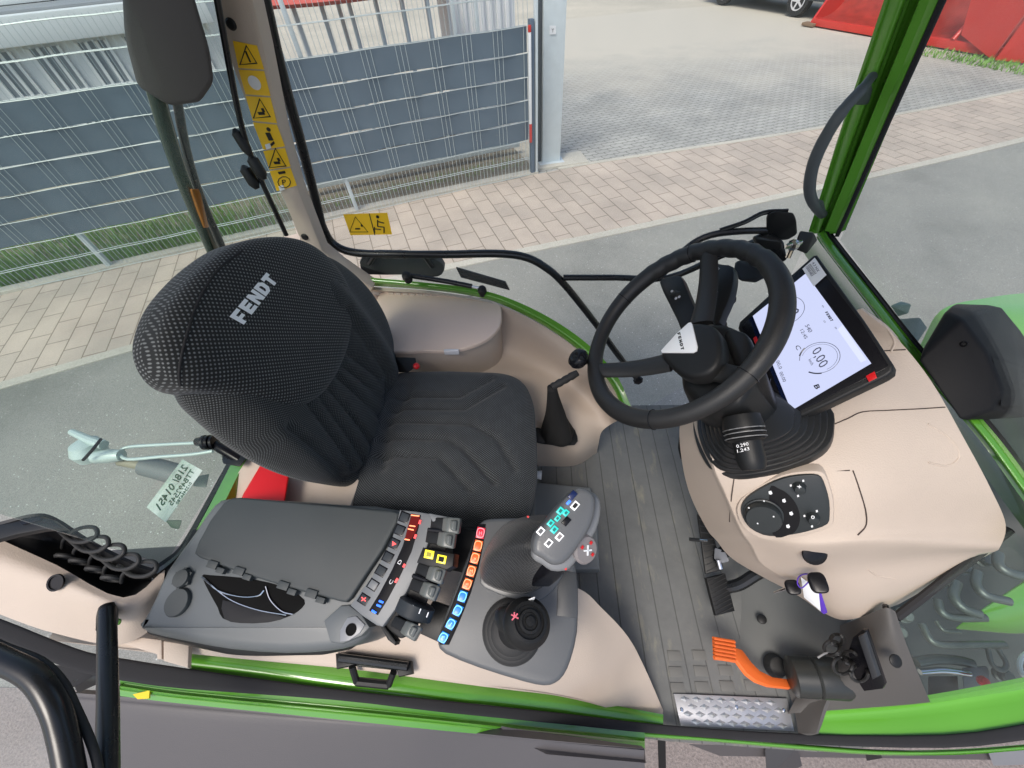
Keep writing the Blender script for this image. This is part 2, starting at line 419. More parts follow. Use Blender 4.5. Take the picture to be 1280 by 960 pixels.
# gateway yard of grey interlocking pavers behind the strip
YARD = brick_mat('yard_pavers', .20, .10, (.43, .43, .40), (.385, .385, .36), (.20, .20, .18), .008, zig=.022, uv=False, rot=R(-20), fade=True)
yard = [p for p in UPPS if p[0] > .05 and p[0] < 20] + [(24, 18), (12, 17.5), (4, 17), (-1, 16.0)]
sheet('yard_paving', yard, GZ-.008, YARD)
# paved strip with its own running-bond coordinates
def strip(name, lo, up, z, m, nrow=1, kind='structure'):
    me = bpy.data.meshes.new(name); V_, F_, UVS = [], [], []
    n = min(len(lo), len(up)); s = 0
    for i in range(n):
        if i: s += (Vector(lo[i])+Vector(up[i])-Vector(lo[i-1])-Vector(up[i-1])).length/2
        wd = (Vector(up[i])-Vector(lo[i])).length
        V_ += [(*lo[i], z), (*up[i], z)]; UVS += [(s, 0), (s, wd)]
    for i in range(n-1): F_.append((2*i, 2*i+2, 2*i+3, 2*i+1))
    me.from_pydata(V_, [], F_); uv = me.uv_layers.new(name='UVMap')
    for l in me.loops: uv.data[l.index].uv = UVS[l.vertex_index]
    o = link(name, me, m); tag(o, kind=kind); return o
PAVE = brick_mat('strip_pavers', .335, .195, (.55, .47, .395), (.49, .425, .36), (.27, .225, .18), .006, uv=False, rot=R(68))
strip('pavement', LOWS, UPPS, GZ, PAVE)
# concrete edging stones on both sides
CONC = gravel_mat('concrete', (.44, .42, .37), (.60, .58, .52), 60)
def kerb(name, line, side, wd, hgt):
    pts = [Vector((x, y, 0)) for x, y in line]; bm = bmesh.new(); prev = None
    for i, p in enumerate(pts):
        t = (pts[min(i+1, len(pts)-1)]-pts[max(i-1, 0)]).normalized(); nrm = Vector((-t.y, t.x, 0))*side
        a = p; b = p+nrm*wd
        q = [bm.verts.new((a.x, a.y, GZ-.05)), bm.verts.new((a.x, a.y, GZ+hgt)), bm.verts.new((b.x, b.y, GZ+hgt)), bm.verts.new((b.x, b.y, GZ-.05))]
        if prev: ring_join(bm, prev, q)
        prev = q
    o = bobj(name, bm, CONC, smooth=30); tag(o, kind='structure'); return o
kerb('road_edging', LOWS, 1, .10, .006)
kerb('yard_edging', [p for p in UPPS if p[0] > .2], 1, .07, .008)
kerb('fence_base', [p for p in UPPS if -14 < p[0] < .3], 1, .12, .03)

# ---- fence frame: s along the fence, z up, off behind it
FA = Vector((-5.43, 3.43, 0)); FB = Vector((.25, 5.80, 0)); FU = (FB-FA).normalized(); FN = Vector((-FU.y, FU.x, 0))
def FP(s, z, off=0): return FA+FU*s+FN*off+Vector((0, 0, z))
# soil and grass verge under and behind the fence
SOIL = gravel_mat('soil', (.16, .14, .10), (.36, .32, .25), 25)
vb = [FP(-8, 0, .10), FP(6.0, 0, .10), FP(6.0, 0, 2.6), FP(-8, 0, 2.6)]
sheet('verge_soil', [(p.x, p.y) for p in vb], GZ+.0, SOIL)
gm = mat('grass_blade', (.16, .34, .05), .6, var=.4, vs_=3)
bm = bmesh.new()
for i in range(15000):
    s = random.uniform(-3.2, 2.55); off = .12+random.random()**1.6*1.5
    if s > 1.6 and random.random() < (s-1.6): continue
    if random.random() < .25+.25*math.sin(s*3)*math.sin(off*5): continue
    p = FP(s, GZ, off); h = random.uniform(.05, .20)*(1.1-.2*off); a = random.uniform(0, 6.28); l = Vector((math.cos(a), math.sin(a), 0))
    wv = Vector((-l.y, l.x, 0))*random.uniform(.0025, .006)
    q = [bm.verts.new(p-wv), bm.verts.new(p+wv), bm.verts.new(p+wv*.7+l*h*.2+Vector((0, 0, h*.6))), bm.verts.new(p-wv*.7+l*h*.2+Vector((0, 0, h*.6))), bm.verts.new(p+l*h*.6+Vector((0, 0, h)))]
    bm.faces.new(q[:4]); bm.faces.new((q[3], q[2], q[4]))
for i in range(700):   # thin dry growth towards the gate
    s = random.uniform(2.4, 5.9); off = random.uniform(.3, .6); p = FP(s, GZ, off); h = random.uniform(.02, .07); a = random.uniform(0, 6.28)
    l = Vector((math.cos(a), math.sin(a), 0)); wv = Vector((-l.y, l.x, 0))*.003
    bm.faces.new([bm.verts.new(p-wv), bm.verts.new(p+wv), bm.verts.new(p+l*h*.6+Vector((0, 0, h)))])
g = bobj('grass', bm, gm, smooth=None); tag(g, kind='stuff')

# ---- the fence
RAILZ = [.55, .32, .10, -.125, -.345, -.565, -.785, -.985]
fe = empty('mesh_fence', FP(2.8, GZ), 'galvanised double wire mesh fence woven with slate blue privacy strips along the pavement', 'fence')
WIRE = mat('wire', (.50, .56, .56), .45, .2)
SLATE = mat('privacy_strip', (.10, .14, .18), .5, var=.16, vs_=2.5)
S0, S1 = -7.5, 5.85
for k, (z1, z0) in enumerate(zip(RAILZ[:5], RAILZ[1:6])):
    bm = bmesh.new(); s = S0; pr = None; N_ = 90
    for i in range(N_+1):
        ss = S0+(S1-S0)*i/N_; off = .012*math.sin(ss*math.pi/.36+k*math.pi)
        a, b = bm.verts.new(FP(ss, z0+.004, off)), bm.verts.new(FP(ss, z1-.004, off))
        c, d = bm.verts.new(FP(ss, z1-.004, off+.0015)), bm.verts.new(FP(ss, z0+.004, off+.0015))
        if pr: ring_join(bm, pr, [a, b, c, d])
        pr = [a, b, c, d]
    bobj('privacy_strip', bm, SLATE, fe, 60)
bm = bmesh.new(); i = 0; s = S0
while s < S1:
    grp = i % 7
    if grp < 3:      # wires lying in front of the strips
        add_tube(bm, [FP(s, -1.0, -.022), FP(s, 1.02, -.022)], .0027, 4)
    else:            # these run behind the strips and show only below and above
        add_tube(bm, [FP(s, -1.0, -.004), FP(s, -.567, -.004)], .0027, 4)
        add_tube(bm, [FP(s, .552, -.004), FP(s, 1.02, -.004)], .0025, 4)
    s += .05; i += 1
bobj('mesh_wires', bm, WIRE, fe, 60)
for z in RAILZ+[.79, 1.0]:
    bm = bmesh.new()
    for off in (-.028, .020):
        if off > 0 and z > -.6 and z < .5: continue
        pts = [FP(S0+(S1-S0)*t/60, z+.003*math.sin(t*1.7), off) for t in range(61)]
        add_tube(bm, pts, .0036, 5)
    bobj('rail_wire', bm, WIRE, fe, 60)
for s in (-2.15, .69, 3.49):
    bm = bmesh.new(); p = FP(s, (-1.0-.553)/2+0, .05)
    add_box(bm, FP(s, -.777, .045), FU*.022, FN*.030, Vector((0, 0, .223)), .004)
    bobj('post', bm, GALV, fe)
    bm = bmesh.new(); add_box(bm, FP(s, .78, .045), FU*.022, FN*.030, Vector((0, 0, .225)), .004); bobj('post', bm, GALV, fe)
# red and white marker profile at the end of the fence
mk = empty('marker_bar', FP(5.83, GZ), 'narrow red and white upright marker bar at the end of the mesh fence', 'marker')
for z0, z1, mm in ((.5, .56, REDP), (-.37, .5, WHITE), (-.58, -.37, REDP)):
    bm = bmesh.new(); add_box(bm, FP(5.86, (z0+z1)/2, -.05), FU*.014, FN*.012, Vector((0, 0, (z1-z0)/2)), .002)
    bobj('bar_section', bm, mm, mk)
bm = bmesh.new(); add_box(bm, FP(5.90, -.2, .0), FU*.025, FN*.03, Vector((0, 0, .8)), .004); bobj('end_post', bm, mat('dark_post', (.10, .14, .19), .5), mk)
bm = bmesh.new(); add_box(bm, FP(5.955, 0, 0), FU*.015, FN*.03, Vector((0, 0, 1.0)), .004); bobj('edge_profile', bm, GALV, mk)

# ---- gate post
gpz = 1.3; ga = P(678, 206, GZ); gb = P(700, 203, GZ); gu = (gb-ga).normalized(); gn = Vector((-gu.y, gu.x, 0)); gc = (ga+gb)/2+gn*.11; gw = (gb-ga).length/2
gp = empty('gate_post', (gc.x, gc.y, GZ), 'tall square galvanised steel gate post with small white sign at the end of the fence', 'post')
bm = bmesh.new(); add_box(bm, (gc.x, gc.y, (GZ+gpz)/2), gu*gw, gn*.11, Vector((0, 0, (gpz-GZ)/2)), .008); bobj('post', bm, GALV, gp)
bm = bmesh.new(); add_box(bm, Vector((gc.x, gc.y, GZ+.012))-gn*.0, gu*(gw+.05), gn*.17, Vector((0, 0, .012)), .003); bobj('foot_plate', bm, GALV, gp)
pa = PY(684, 30, gc.y-.10); bm = bmesh.new()
fp = Plane(gc-gn*.116, gc-gn*.116+gu, gc-gn*.116+Vector((0, 0, 1)))
add_prism(bm, [fp.at(*q, .002) for q in ((687, 32), (695, 32), (695, 43), (687, 43))], fp.n, .004); sg = bobj('sign_plate', bm, WHITE, gp)
word('sign_text', 'Y', INK, gp, fp.at(689.5, 40.5, .003), fp.at(692.5, 40.5, .003), fp.at(689.5, 35.5, .003), fp.n, .0005)
bm = bmesh.new(); add_box(bm, Vector((gc.x, gc.y, 0))-gu*(gw+.045)+Vector((0, 0, .15)), gu*.038, gn*.05, Vector((0, 0, 1.15)), .004); bobj('gate_guide', bm, mat('dark_steel', (.05, .06, .07), .5), gp)  # guide bar in a much darker steel colour than the post
# concrete footing under it
bm = bmesh.new(); add_box(bm, Vector((gc.x, gc.y, GZ+.002))+gu*.1-gn*.06, gu*(gw+.28), gn*.2, Vector((0, 0, .02)), .01); o = bobj('gate_footing', bm, CONC); tag(o, kind='structure')

# ---- sliding gate of galvanised bars parked behind the fence
sgt = empty('sliding_gate', FP(4.6, GZ, .7), 'galvanised sliding gate with upright bars parked behind the mesh fence', 'gate')
for s in [3.0+.28*i for i in range(10)]:
    bm = bmesh.new(); add_box(bm, FP(s, .1, .75), FU*.022, FN*.022, Vector((0, 0, 1.0)), .003); bobj('bar', bm, GALV, sgt)
for z in (-.85, 1.08):
    bm = bmesh.new(); add_box(bm, FP(4.4, z, .75), FU*1.6, FN*.035, Vector((0, 0, .05)), .004); bobj('rail', bm, GALV, sgt)
# white corrugated sheet cabinet beside it
wc = empty('white_cabinet', FP(5.6, GZ, 1.5), 'white cabinet with upright ribs behind the end of the mesh fence', 'cabinet')
bm = bmesh.new(); add_box(bm, FP(5.75, .1, 1.5), FU*.45, FN*.25, Vector((0, 0, 1.1)), .01); bobj('body', bm, WHITE, wc)
for i in range(7):
    bm = bmesh.new(); add_box(bm, FP(5.40+.115*i, .1, 1.235), FU*.028, FN*.014, Vector((0, 0, 1.08)), .006); bobj('rib', bm, WHITE, wc)

# ---- white building beyond the fence
hb = empty('white_house', FP(-1, GZ, 4.0), 'white building with rows of narrow windows under a broad white cornice beyond the fence', 'house')
HO = 3.2; WHW = mat('white_wall', (.70, .72, .74), .6, var=.06, vs_=2); HG = mat('window_dark', (.24, .27, .30), .2)
HGF = mat('grey_roof', (.27, .28, .30), .7, var=.15, vs_=3)
bm = bmesh.new(); add_box(bm, FP(-2.0, -.25, HO+1.2), FU*4.3, FN*1.2, Vector((0, 0, .80))); bobj('wall', bm, WHW, hb)
bm = bmesh.new(); add_box(bm, FP(-2.0, .69, HO+1.15), FU*4.45, FN*1.35, Vector((0, 0, .14)), .02); bobj('cornice', bm, WHW, hb)
bm = bmesh.new(); add_box(bm, FP(-2.0, .845, HO+1.15), FU*4.3, FN*1.2, Vector((0, 0, .012))); bobj('roof', bm, HGF, hb)
s = -5.9
while s < 2.0:
    for z0, z1 in ((-.55, -.02), (.03, .50)):
        wn = bmesh.new(); add_box(wn, FP(s+.16, (z0+z1)/2, HO-.004), FU*.17, FN*.012, Vector((0, 0, (z1-z0)/2)), 0); wf = bobj('window', wn, HG, hb)
        wn = bmesh.new()
        for ds in (-.17, -.06, .06, .17): add_box(wn, FP(s+.16+ds, (z0+z1)/2, HO-.025), FU*.018, FN*.014, Vector((0, 0, (z1-z0)/2)))
        add_box(wn, FP(s+.16, z0, HO-.025), FU*.2, FN*.02, Vector((0, 0, .018)))
        bobj('frame', wn, WHITE, wf)
    s += .55
# skylight and vent on its flat roof
for s, o2 in ((.2, 1.0), (-1.6, 1.5)):
    bm = bmesh.new(); add_box(bm, FP(s, .93, HO+o2), FU*.35, FN*.35, Vector((0, 0, .07)), .03); bobj('skylight', bm, WHITE, hb)

PARS, PARZ = 4.05, .86
# ---- red awning beyond the fence at the top edge
bm = bmesh.new(); ctr = FP(PARS, PARZ, 1.5); add_lathe(bm, ctr, (0, 0, 1), [(1.25, 0), (1.28, .03), (1.1, .12), (.6, .28), (.03, .40)], 32)
aw = empty('red_parasol', FP(PARS, GZ, 1.5), 'faded red parasol canopy above the fence at the top edge', 'parasol')
# placed only where the photograph shows its rim
bobj('canopy', bm, mat('red_cloth', (.50, .10, .08), .8), aw, 50)
bm = bmesh.new(); add_cyl(bm, FP(PARS, GZ, 1.5), FP(PARS, PARZ+.3, 1.5), .025); bobj('pole', bm, GALV, aw)

# ---- parked cars
def car(loc, rz, col, label):
    e = empty('parked_car', loc, label, 'car', 'cars parked at the back of the yard')
    M_ = Matrix.Translation(loc) @ Matrix.Rotation(rz, 4, 'Z')
    T = lambda x, y, z: M_ @ Vector((x, y, z))
    paint = mat('car_paint_'+col[0], col[1], .25, coat=.6)
    prof = [(-2.15, .35), (-2.2, .62), (-2.05, .92), (-1.35, .98), (-.75, 1.38), (.55, 1.42), (1.1, 1.0), (1.95, .86), (2.18, .62), (2.15, .33)]
    bm = bmesh.new(); rows = []
    for y, kx in ((-.86, .97), (-.80, 1), (.80, 1), (.86, .97)):
        rows.append([bm.verts.new(T(x*kx, y*(1 if z < 1 else .86), z if abs(y) < .83 else .35+(z-.35)*.93)) for x, z in prof])
    for a, b in zip(rows[:-1], rows[1:]): ring_join(bm, a, b)
    bm.faces.new(rows[0]); bm.faces.new(rows[-1]); bobj('body', bm, paint, e, 40)
    for sy in (-1, 1):
        bm = bmesh.new(); n = (T(0, sy, 0)-T(0, 0, 0))
        add_prism(bm, [T(-1.2, sy*.80, .98), T(-.72, sy*.775, 1.30), T(.5, sy*.775, 1.33), T(1.0, sy*.80, 1.0)], n, .03); bobj('side_window', bm, HG, e)
    for wx in (-1.32, 1.30):
        for sy in (-1, 1):
            a = T(wx, sy*.66, .32); b = T(wx, sy*.875, .32); ax = (b-a).normalized()
            bm = bmesh.new(); add_lathe(bm, a, ax, [(.20, 0), (.31, .01), (.32, .05), (.32, .17), (.30, .21), (.21, .215), (.20, .19)], 28)
            wh = bobj('wheel', bm, RUBBER, e, 50)
            bm = bmesh.new(); c = b-ax*.015; u, v = frame_at(ax)
            add_lathe(bm, c-ax*.05, ax, [(.2, 0), (.2, .055), (.175, .055), (.165, .02), (.05, .02), (.05, .05), (.01, .055)], 24)
            for k in range(5):
                an = k*2*math.pi/5; d = u*math.cos(an)+v*math.sin(an); d2 = ax.cross(d)
                add_box(bm, c+d*.11-ax*.008, d*.07, d2*.022, ax*.01)
            bobj('rim', bm, mat('rim_silver', (.7, .7, .72), .25, .4), wh, 40)
    for sy in (-1, 1):
        bm = bmesh.new(); add_box(bm, T(2.14, sy*.6, .66), T(.05, 0, 0)-T(0, 0, 0), T(0, .17, 0)-T(0, 0, 0), Vector((0, 0, .07)), .02); bobj('headlight', bm, WHITE, e)
    return e
p1 = P(912, 13, GZ); ang = math.atan2(-.25, -1)
d = Vector((math.cos(R(118)), math.sin(R(118)), 0)); nrm = Vector((-d.y, d.x, 0))
car(tuple(p1-d*1.3+Vector((.85*math.sin(R(118))*-1, .85*math.cos(R(118)), 0))*-1+Vector((0, .9, 0))), R(118), ('black', (.02, .025, .03)), 'black car with silver wheels parked farther left at the back of the yard')
car((9.6, 17.9, GZ), R(118), ('grey', (.05, .055, .06)), 'dark grey car parked right of the black one, beside the red box')

# ---- red transport box standing on the gravel
ra = P(1012, 33, GZ); rb = P(1245, 74, GZ); ru = (rb-ra).normalized(); rn = Vector((-ru.y, ru.x, 0)); Lr = (rb-ra).length
if rn.y < 0: rn = -rn
def RP(s, o, z): return ra+ru*s+rn*o+Vector((0, 0, z))
tb = empty('transport_box', tuple(RP(Lr/2, .5, 0)), 'red steel loader bucket with triangular end plates standing on the gravel', 'bucket')
bm = bmesh.new(); add_box(bm, RP(Lr/2, .06, .09), ru*Lr*.5, rn*.05, Vector((0, 0, .07)), .01); bobj('front_beam', bm, REDP, tb)
bm = bmesh.new()
prof = [(.05, .12), (.30, .12), (.75, .22), (1.05, .5), (1.15, .9), (1.1, 1.25)]
prof = [tuple(p[:2]) for p in smooth_line([(a, b, 0) for a, b in prof], 4)]
a = [bm.verts.new(RP(0, o, z)) for o, z in prof]+[bm.verts.new(RP(0, o+.03, z-.01)) for o, z in prof[::-1]]
b = [bm.verts.new(RP(Lr, o, z)) for o, z in prof]+[bm.verts.new(RP(Lr, o+.03, z-.01)) for o, z in prof[::-1]]
ring_join(bm, a, b); bm.faces.new(a); bm.faces.new(b); bobj('curved_shell', bm, mat('red_worn', (.30, .028, .02), .5, var=.6, vs_=5), tb, 50)
for s in (0.0, Lr*.52, Lr):
    bm = bmesh.new(); add_prism(bm, [RP(s, -.02, .0), RP(s, 1.2, .05), RP(s, 1.2, 1.3), RP(s, .85, 1.3)], ru, .05); bobj('end_plate', bm, REDP, tb)
for s in (Lr*.5, Lr*.78):
    bm = bmesh.new(); add_cyl(bm, RP(s, .02, .16), RP(s, .9, 1.25), .045, n=12); add_cyl(bm, RP(s-.06, .5, .85), RP(s+.06, .5, .85), .09, n=14); bobj('brace', bm, REDP, tb)
bm = bmesh.new()
add_prism(bm, [RP(Lr*.80, .03, .25), RP(Lr, -.18, .02), RP(Lr*1.0, -.10, 1.35), RP(Lr*.66, .3, 1.35)], -rn, .05); bobj('side_plate', bm, REDP, tb)
bm = bmesh.new()
add_prism(bm, [RP(Lr+.06, -.18, .02), RP(Lr+.9, .1, .02), RP(Lr+.9, .1, 1.35), RP(Lr+.06, -.10, 1.35)], -rn, .05); bobj('end_wall', bm, REDP, tb)
bm = bmesh.new(); add_box(bm, RP(-.02, .0, .04), ru*.16, rn*.1, Vector((0, 0, .03)), .01); bobj('wood_block', bm, mat('old_wood', (.20, .13, .08), .8), tb)
# weeds beside it
bm = bmesh.new()
for i in range(700):
    p = RP(random.gauss(Lr+.1, .8), -random.random()*.7-.05, 0); h = random.uniform(.03, .10); a_ = random.uniform(0, 6.28); l = Vector((math.cos(a_), math.sin(a_), 0)); wv = Vector((-l.y, l.x, 0))*.012
    bm.faces.new([bm.verts.new(p-wv), bm.verts.new(p+wv), bm.verts.new(p+l*h*.6+Vector((0, 0, h)))])
o = bobj('weeds', bm, gm, smooth=None); tag(o, kind='stuff')

# ================================================================== THE TRACTOR
def mat_floor():
    m, N, L, b = nodes('floor_rubber', .78); tc = N.new('ShaderNodeTexCoord'); ob = tc.outputs['Object']
    sp = N.new('ShaderNodeSeparateXYZ'); L.new(ob, sp.inputs[0])
    a = N.new('ShaderNodeMath'); a.operation = 'MULTIPLY'; a.inputs[1].default_value = 1/.058; L.new(sp.outputs[0], a.inputs[0])
    fr = N.new('ShaderNodeMath'); fr.operation = 'FRACT'; L.new(a.outputs[0], fr.inputs[0])
    h = ramp(N, L, fr.outputs[0], [(.0, (0, 0, 0)), (.035, (0, 0, 0)), (.07, (1, 1, 1))])
    mp = N.new('ShaderNodeMapping'); mp.inputs['Scale'].default_value = (11, 3.2, 1); L.new(ob, mp.inputs['Vector'])
    st = noise(N, L, mp.outputs[0], 2.2, 6, .65)
    g = noise(N, L, ob, 14, 6, .7); fine = noise(N, L, ob, 500, 2)
    c = ramp(N, L, g, [(.25, (.125, .129, .126)), (.75, (.165, .168, .163))])
    c = mixc(N, L, ramp(N, L, st, [(.57, (0, 0, 0)), (.74, (.5, .5, .5))]), c, (.33, .31, .22))
    c = mixc(N, L, 1.0, c, ramp(N, L, h, [(0, (.62, .62, .62)), (1, (1, 1, 1))]), 'MULTIPLY')
    L.new(c, b.inputs['Base Color'])
    ad = N.new('ShaderNodeMath'); ad.operation = 'MULTIPLY_ADD'; ad.inputs[1].default_value = .25; L.new(fine, ad.inputs[0]); L.new(h, ad.inputs[2])
    bumpn(N, L, b, ad.outputs[0], .8, .002); return m
FLOORM = mat_floor()
TR = empty('tractor', (.2, .55, GZ), 'green tractor with an open beige cab, black seals and large windows, parked on the road', 'tractor')

def pwall(name, pts, n, depth, m, bev=.003, parent=TR, ang=40):
    bm = bmesh.new(); add_prism(bm, pts, n, depth, bev); return bobj(name, bm, m, parent, ang)
def tube(name, pts, r, m, parent=TR, n=12, k=6, closed=False, ang=60):
    bm = bmesh.new(); add_tube(bm, smooth_line(pts, k, closed) if k > 1 else pts, r, n, closed); return bobj(name, bm, m, parent, ang)
def hull(name, pts, m, parent=TR, bev=.01, seg=3, ang=40):
    bm = bmesh.new(); vv = [bm.verts.new(Vector(p)) for p in pts]
    r = bmesh.ops.convex_hull(bm, input=vv)
    bmesh.ops.delete(bm, geom=[g for g in r['geom_interior'] if isinstance(g, bmesh.types.BMVert)], context='VERTS')
    bmesh.ops.dissolve_limit(bm, angle_limit=R(4), verts=bm.verts[:], edges=bm.edges[:])
    if bev: bmesh.ops.bevel(bm, geom=bm.edges[:], offset=bev, segments=seg, affect='EDGES', profile=.5, clamp_overlap=True)
    return bobj(name, bm, m, parent, ang)
def dist(px, py, d): return CAM + ray(px, py)*d

# ---- roof of the cab with pale lining (above the frame of the photograph)
ROOFL = mat('roof_lining', (.42, .40, .37), .8, bump=.2)
bm = bmesh.new(); add_box(bm, (.0, .66, 1.66), (.86, 0, 0), (0, .50, 0), (0, 0, .03), .02); rf = bobj('roof_lining', bm, ROOFL, TR)
bm = bmesh.new(); add_box(bm, (.0, .66, 1.74), (.92, 0, 0), (0, .58, 0), (0, 0, .05), .03); bobj('roof', bm, GREEN, TR)
# ---- floor
bm = bmesh.new(); add_prism(bm, [Vector((x, y, 0)) for x, y in ((-.5, -.02), (.34, -.075), (.72, -.085), (.98, -.06), (1.02, .5), (1.0, 1.02), (-.5, 1.02))], (0, 0, 1), .04, .004)
floor = bobj('cab_floor', bm, FLOORM, TR)
FL = flat(0)
bm = bmesh.new()
for gx in range(4):
    for gy in range(3):
        if gx == 3 and gy < 1: continue
        c = FL.at(843+31*gx+gy*2, 820+20*gy-gx*1.0 if gy < 3 else 0)
        b1 = bmesh.new(); add_box(b1, Vector((c.x, c.y, .0012)), (.019, 0, 0), (0, .012, 0), (0, 0, .0014), .001); bobj('tread_block', b1, mat('floor_rubber_plain', (.145, .145, .135), .6, var=.1), TR)
sq = None; bm.free()
# toe board rising to the firewall
patch('toe_board', [[(865, 560, .0), (940, 560, .05), (1080, 560, .35)], [(895, 640, .0), (975, 640, .06), (1085, 650, .30)], [(925, 730, .0), (990, 735, .07), (1062, 762, .24)],
      [(925, 800, .0), (985, 800, .05), (1046, 812, .17)], [(935, 856, .0), (985, 854, .03), (1040, 852, .16)]], mat('toe_rubber', (.125, .13, .126), .6, var=.08, bump=.3), TR, thick=.01)
bm = bmesh.new(); p = P(952, 774, .035); add_lathe(bm, p, (-.2, 0, 1), [(.013, 0), (.013, .004), (.010, .006), (.0, .006)], 18); bobj('floor_plug', bm, BLACK, TR)
# right front corner trim
patch('corner_trim', [[(1050, 782, .22), (1080, 770, .33), (1106, 760, .40), (1119, 764, .40)], [(1045, 815, .15), (1078, 810, .28), (1113, 800, .36), (1132, 802, .36)],
      [(1008, 850, .06), (1060, 850, .20), (1122, 845, .28), (1149, 845, .28)], [(985, 892, .02), (1040, 888, .08), (1122, 882, .16), (1163, 878, .17)]], TRIMG, TR, thick=.02)
patch('sill_corner', [[(985, 862, .02), (1000, 862, .05), (1040, 862, .12)], [(992, 884, .02), (1006, 884, .05), (1030, 884, .10)], [(998, 917, .03), (1010, 917, .055), (1020, 917, .07)]], TRIMG, TR, thick=.01)
# ---- aluminium tread plate in the doorway
tp = [(842, 867), (984, 873), (993, 914), (851, 907)]
pl = flat(.008)
trp = plate('tread_plate', tp, pl, .006, ALU, TR, bev=.001)
bm = bmesh.new(); A_, B_, C_, D_ = [pl.at(*q) for q in tp]
for r_ in range(4):
    for c_ in range(8):
        u = (c_+.55+(r_ % 2)*.5)/9.2+.03; v = (r_+.5)/4.3+.04
        if u > .95: continue
        p = A_*(1-u)*(1-v)+B_*u*(1-v)+C_*u*v+D_*(1-u)*v
        ex, ey = (B_-A_)*.047, (D_-A_)*.10
        q = [bm.verts.new(p-ex), bm.verts.new(p-ey), bm.verts.new(p+ex), bm.verts.new(p+ey)]; t = bm.verts.new(p+Vector((0, 0, .0055)))
        for i in range(4): bm.faces.new((q[i], q[(i+1) % 4], t))
bobj('tread_stud', bm, ALU, trp, None)
for q in ((852, 887), (921, 884), (980, 888)):
    bm = bmesh.new(); add_lathe(bm, pl.at(*q), (0, 0, 1), [(.005, 0), (.005, .001), (.003, .0025)], 12); bobj('rivet', bm, CHROME, trp)

# ---- door sill bands (rows run across the band, columns along it)
def zs(x):
    T_ = [(-200, .48), (0, .45), (231, .42), (419, .40), (550, .36), (700, .20), (800, .06), (960, .02), (1100, .05), (1300, .10), (1500, .14)]
    for (a, za), (b, zb) in zip(T_[:-1], T_[1:]):
        if x <= b: return za+(zb-za)*max(0, (x-a))/(b-a)
    return T_[-1][1]
def band(name, xs, tops, bots, m, prof=((0, -.006), (.3, 0), (.7, 0), (1, -.008)), thick=.008, k=3, dz=0):
    rows = [[(x, t+(b-t)*f, zs(x)+dz+h) for x, t, b in zip(xs, tops, bots)] for f, h in prof]
    return patch(name, rows, m, TR, k=k, thick=thick)
band('sill_green_inner', (237, 330, 419, 550, 650, 780, 829), (815, 824, 834, 850, 862, 884, 893), (837, 849, 862, 878, 889, 907, 913), GREEN)
band('door_seal', (-120, 0, 60, 110, 160, 231, 419, 550, 700, 830, 1000, 1180, 1290, 1420), (730, 773, 797, 815, 824, 835, 861, 875, 891, 906, 917, 918, 903, 880), (757, 800, 826, 843, 852, 861, 875, 890, 905, 918, 930, 935, 924, 905), SEAL, prof=((0, -.004), (.06, .003), (.5, .0045), (.94, .003), (1, -.004)), dz=.006)
band('sill_green_outer', (150, 231, 419, 550, 650, 806), (845, 858, 875, 888, 900, 915), (870, 880, 899, 913, 922, 938), GREEN, prof=((0, 0), (.35, .0), (.5, .006), (.65, -.004), (1, -.012)))
band('sill_green_lip', (800, 900, 1000, 1100, 1200, 1300), (914, 922, 930, 937, 937, 929), (921, 928, 937, 944, 943, 936), GREEN)
band('sill_green_rear', (-60, 0, 62), (778, 797, 823), (795, 812, 833), GREEN)
band('sill_panel_front', (1018, 1060, 1150, 1290, 1400), (889, 886, 876, 850, 825), (921, 921, 921, 907, 888), GREEND, prof=((0, .03), (.15, .0), (.6, 0), (1, 0)))
# little yellow sticker on the rear end of the outer sill
pl = flat(.43)
plate('yellow_tab', [(166, 868), (187, 863), (186, 873), (172, 874)], pl, .004, mat('yellow_tape', (.85, .62, .02), .5), TR, bev=0)
# mudguard top outside the door
patch('mudguard', [[(92, 866, .36), (250, 879, .36), (420, 897, .35), (620, 919, .30), (806, 936, .25)], [(92, 900, .34), (250, 915, .34), (420, 925, .33), (620, 940, .28), (806, 955, .24)],
      [(92, 1100, .18), (250, 1100, .18), (420, 1100, .18), (620, 1100, .14), (815, 1100, .10)]], FENDG, TR, thick=.02)
hull('step_hanger', [P(822, 925, -.02), P(832, 925, -.02), P(833, 990, -.2), P(824, 990, -.2), P(822, 925, -.06), P(832, 925, -.06)], BLACK, bev=.002)
hull('step_bracket', [P(955, 935, -.10), P(998, 933, -.08), P(1004, 958, -.2), P(970, 962, -.22), P(958, 975, -.2)], mat('dark_grey_steel', (.05, .05, .055), .5), bev=.004)
hull('door_catch', [P(1080, 938, -.05), P(1100, 936, -.05), P(1104, 948, -.1), P(1082, 952, -.1)], BLACK, bev=.003)
hull('lower_skirt', [P(860, 930, -.12), P(1250, 941, -.08), P(1250, 950, -.12), P(900, 945, -.2)], FENDG, bev=.006)
hull('front_step_lamp', [P(1232, 936, -.02), P(1285, 930, -.02), P(1290, 956, -.12), P(1240, 958, -.12)], mat('pewter', (.20, .21, .23), .4), bev=.004)

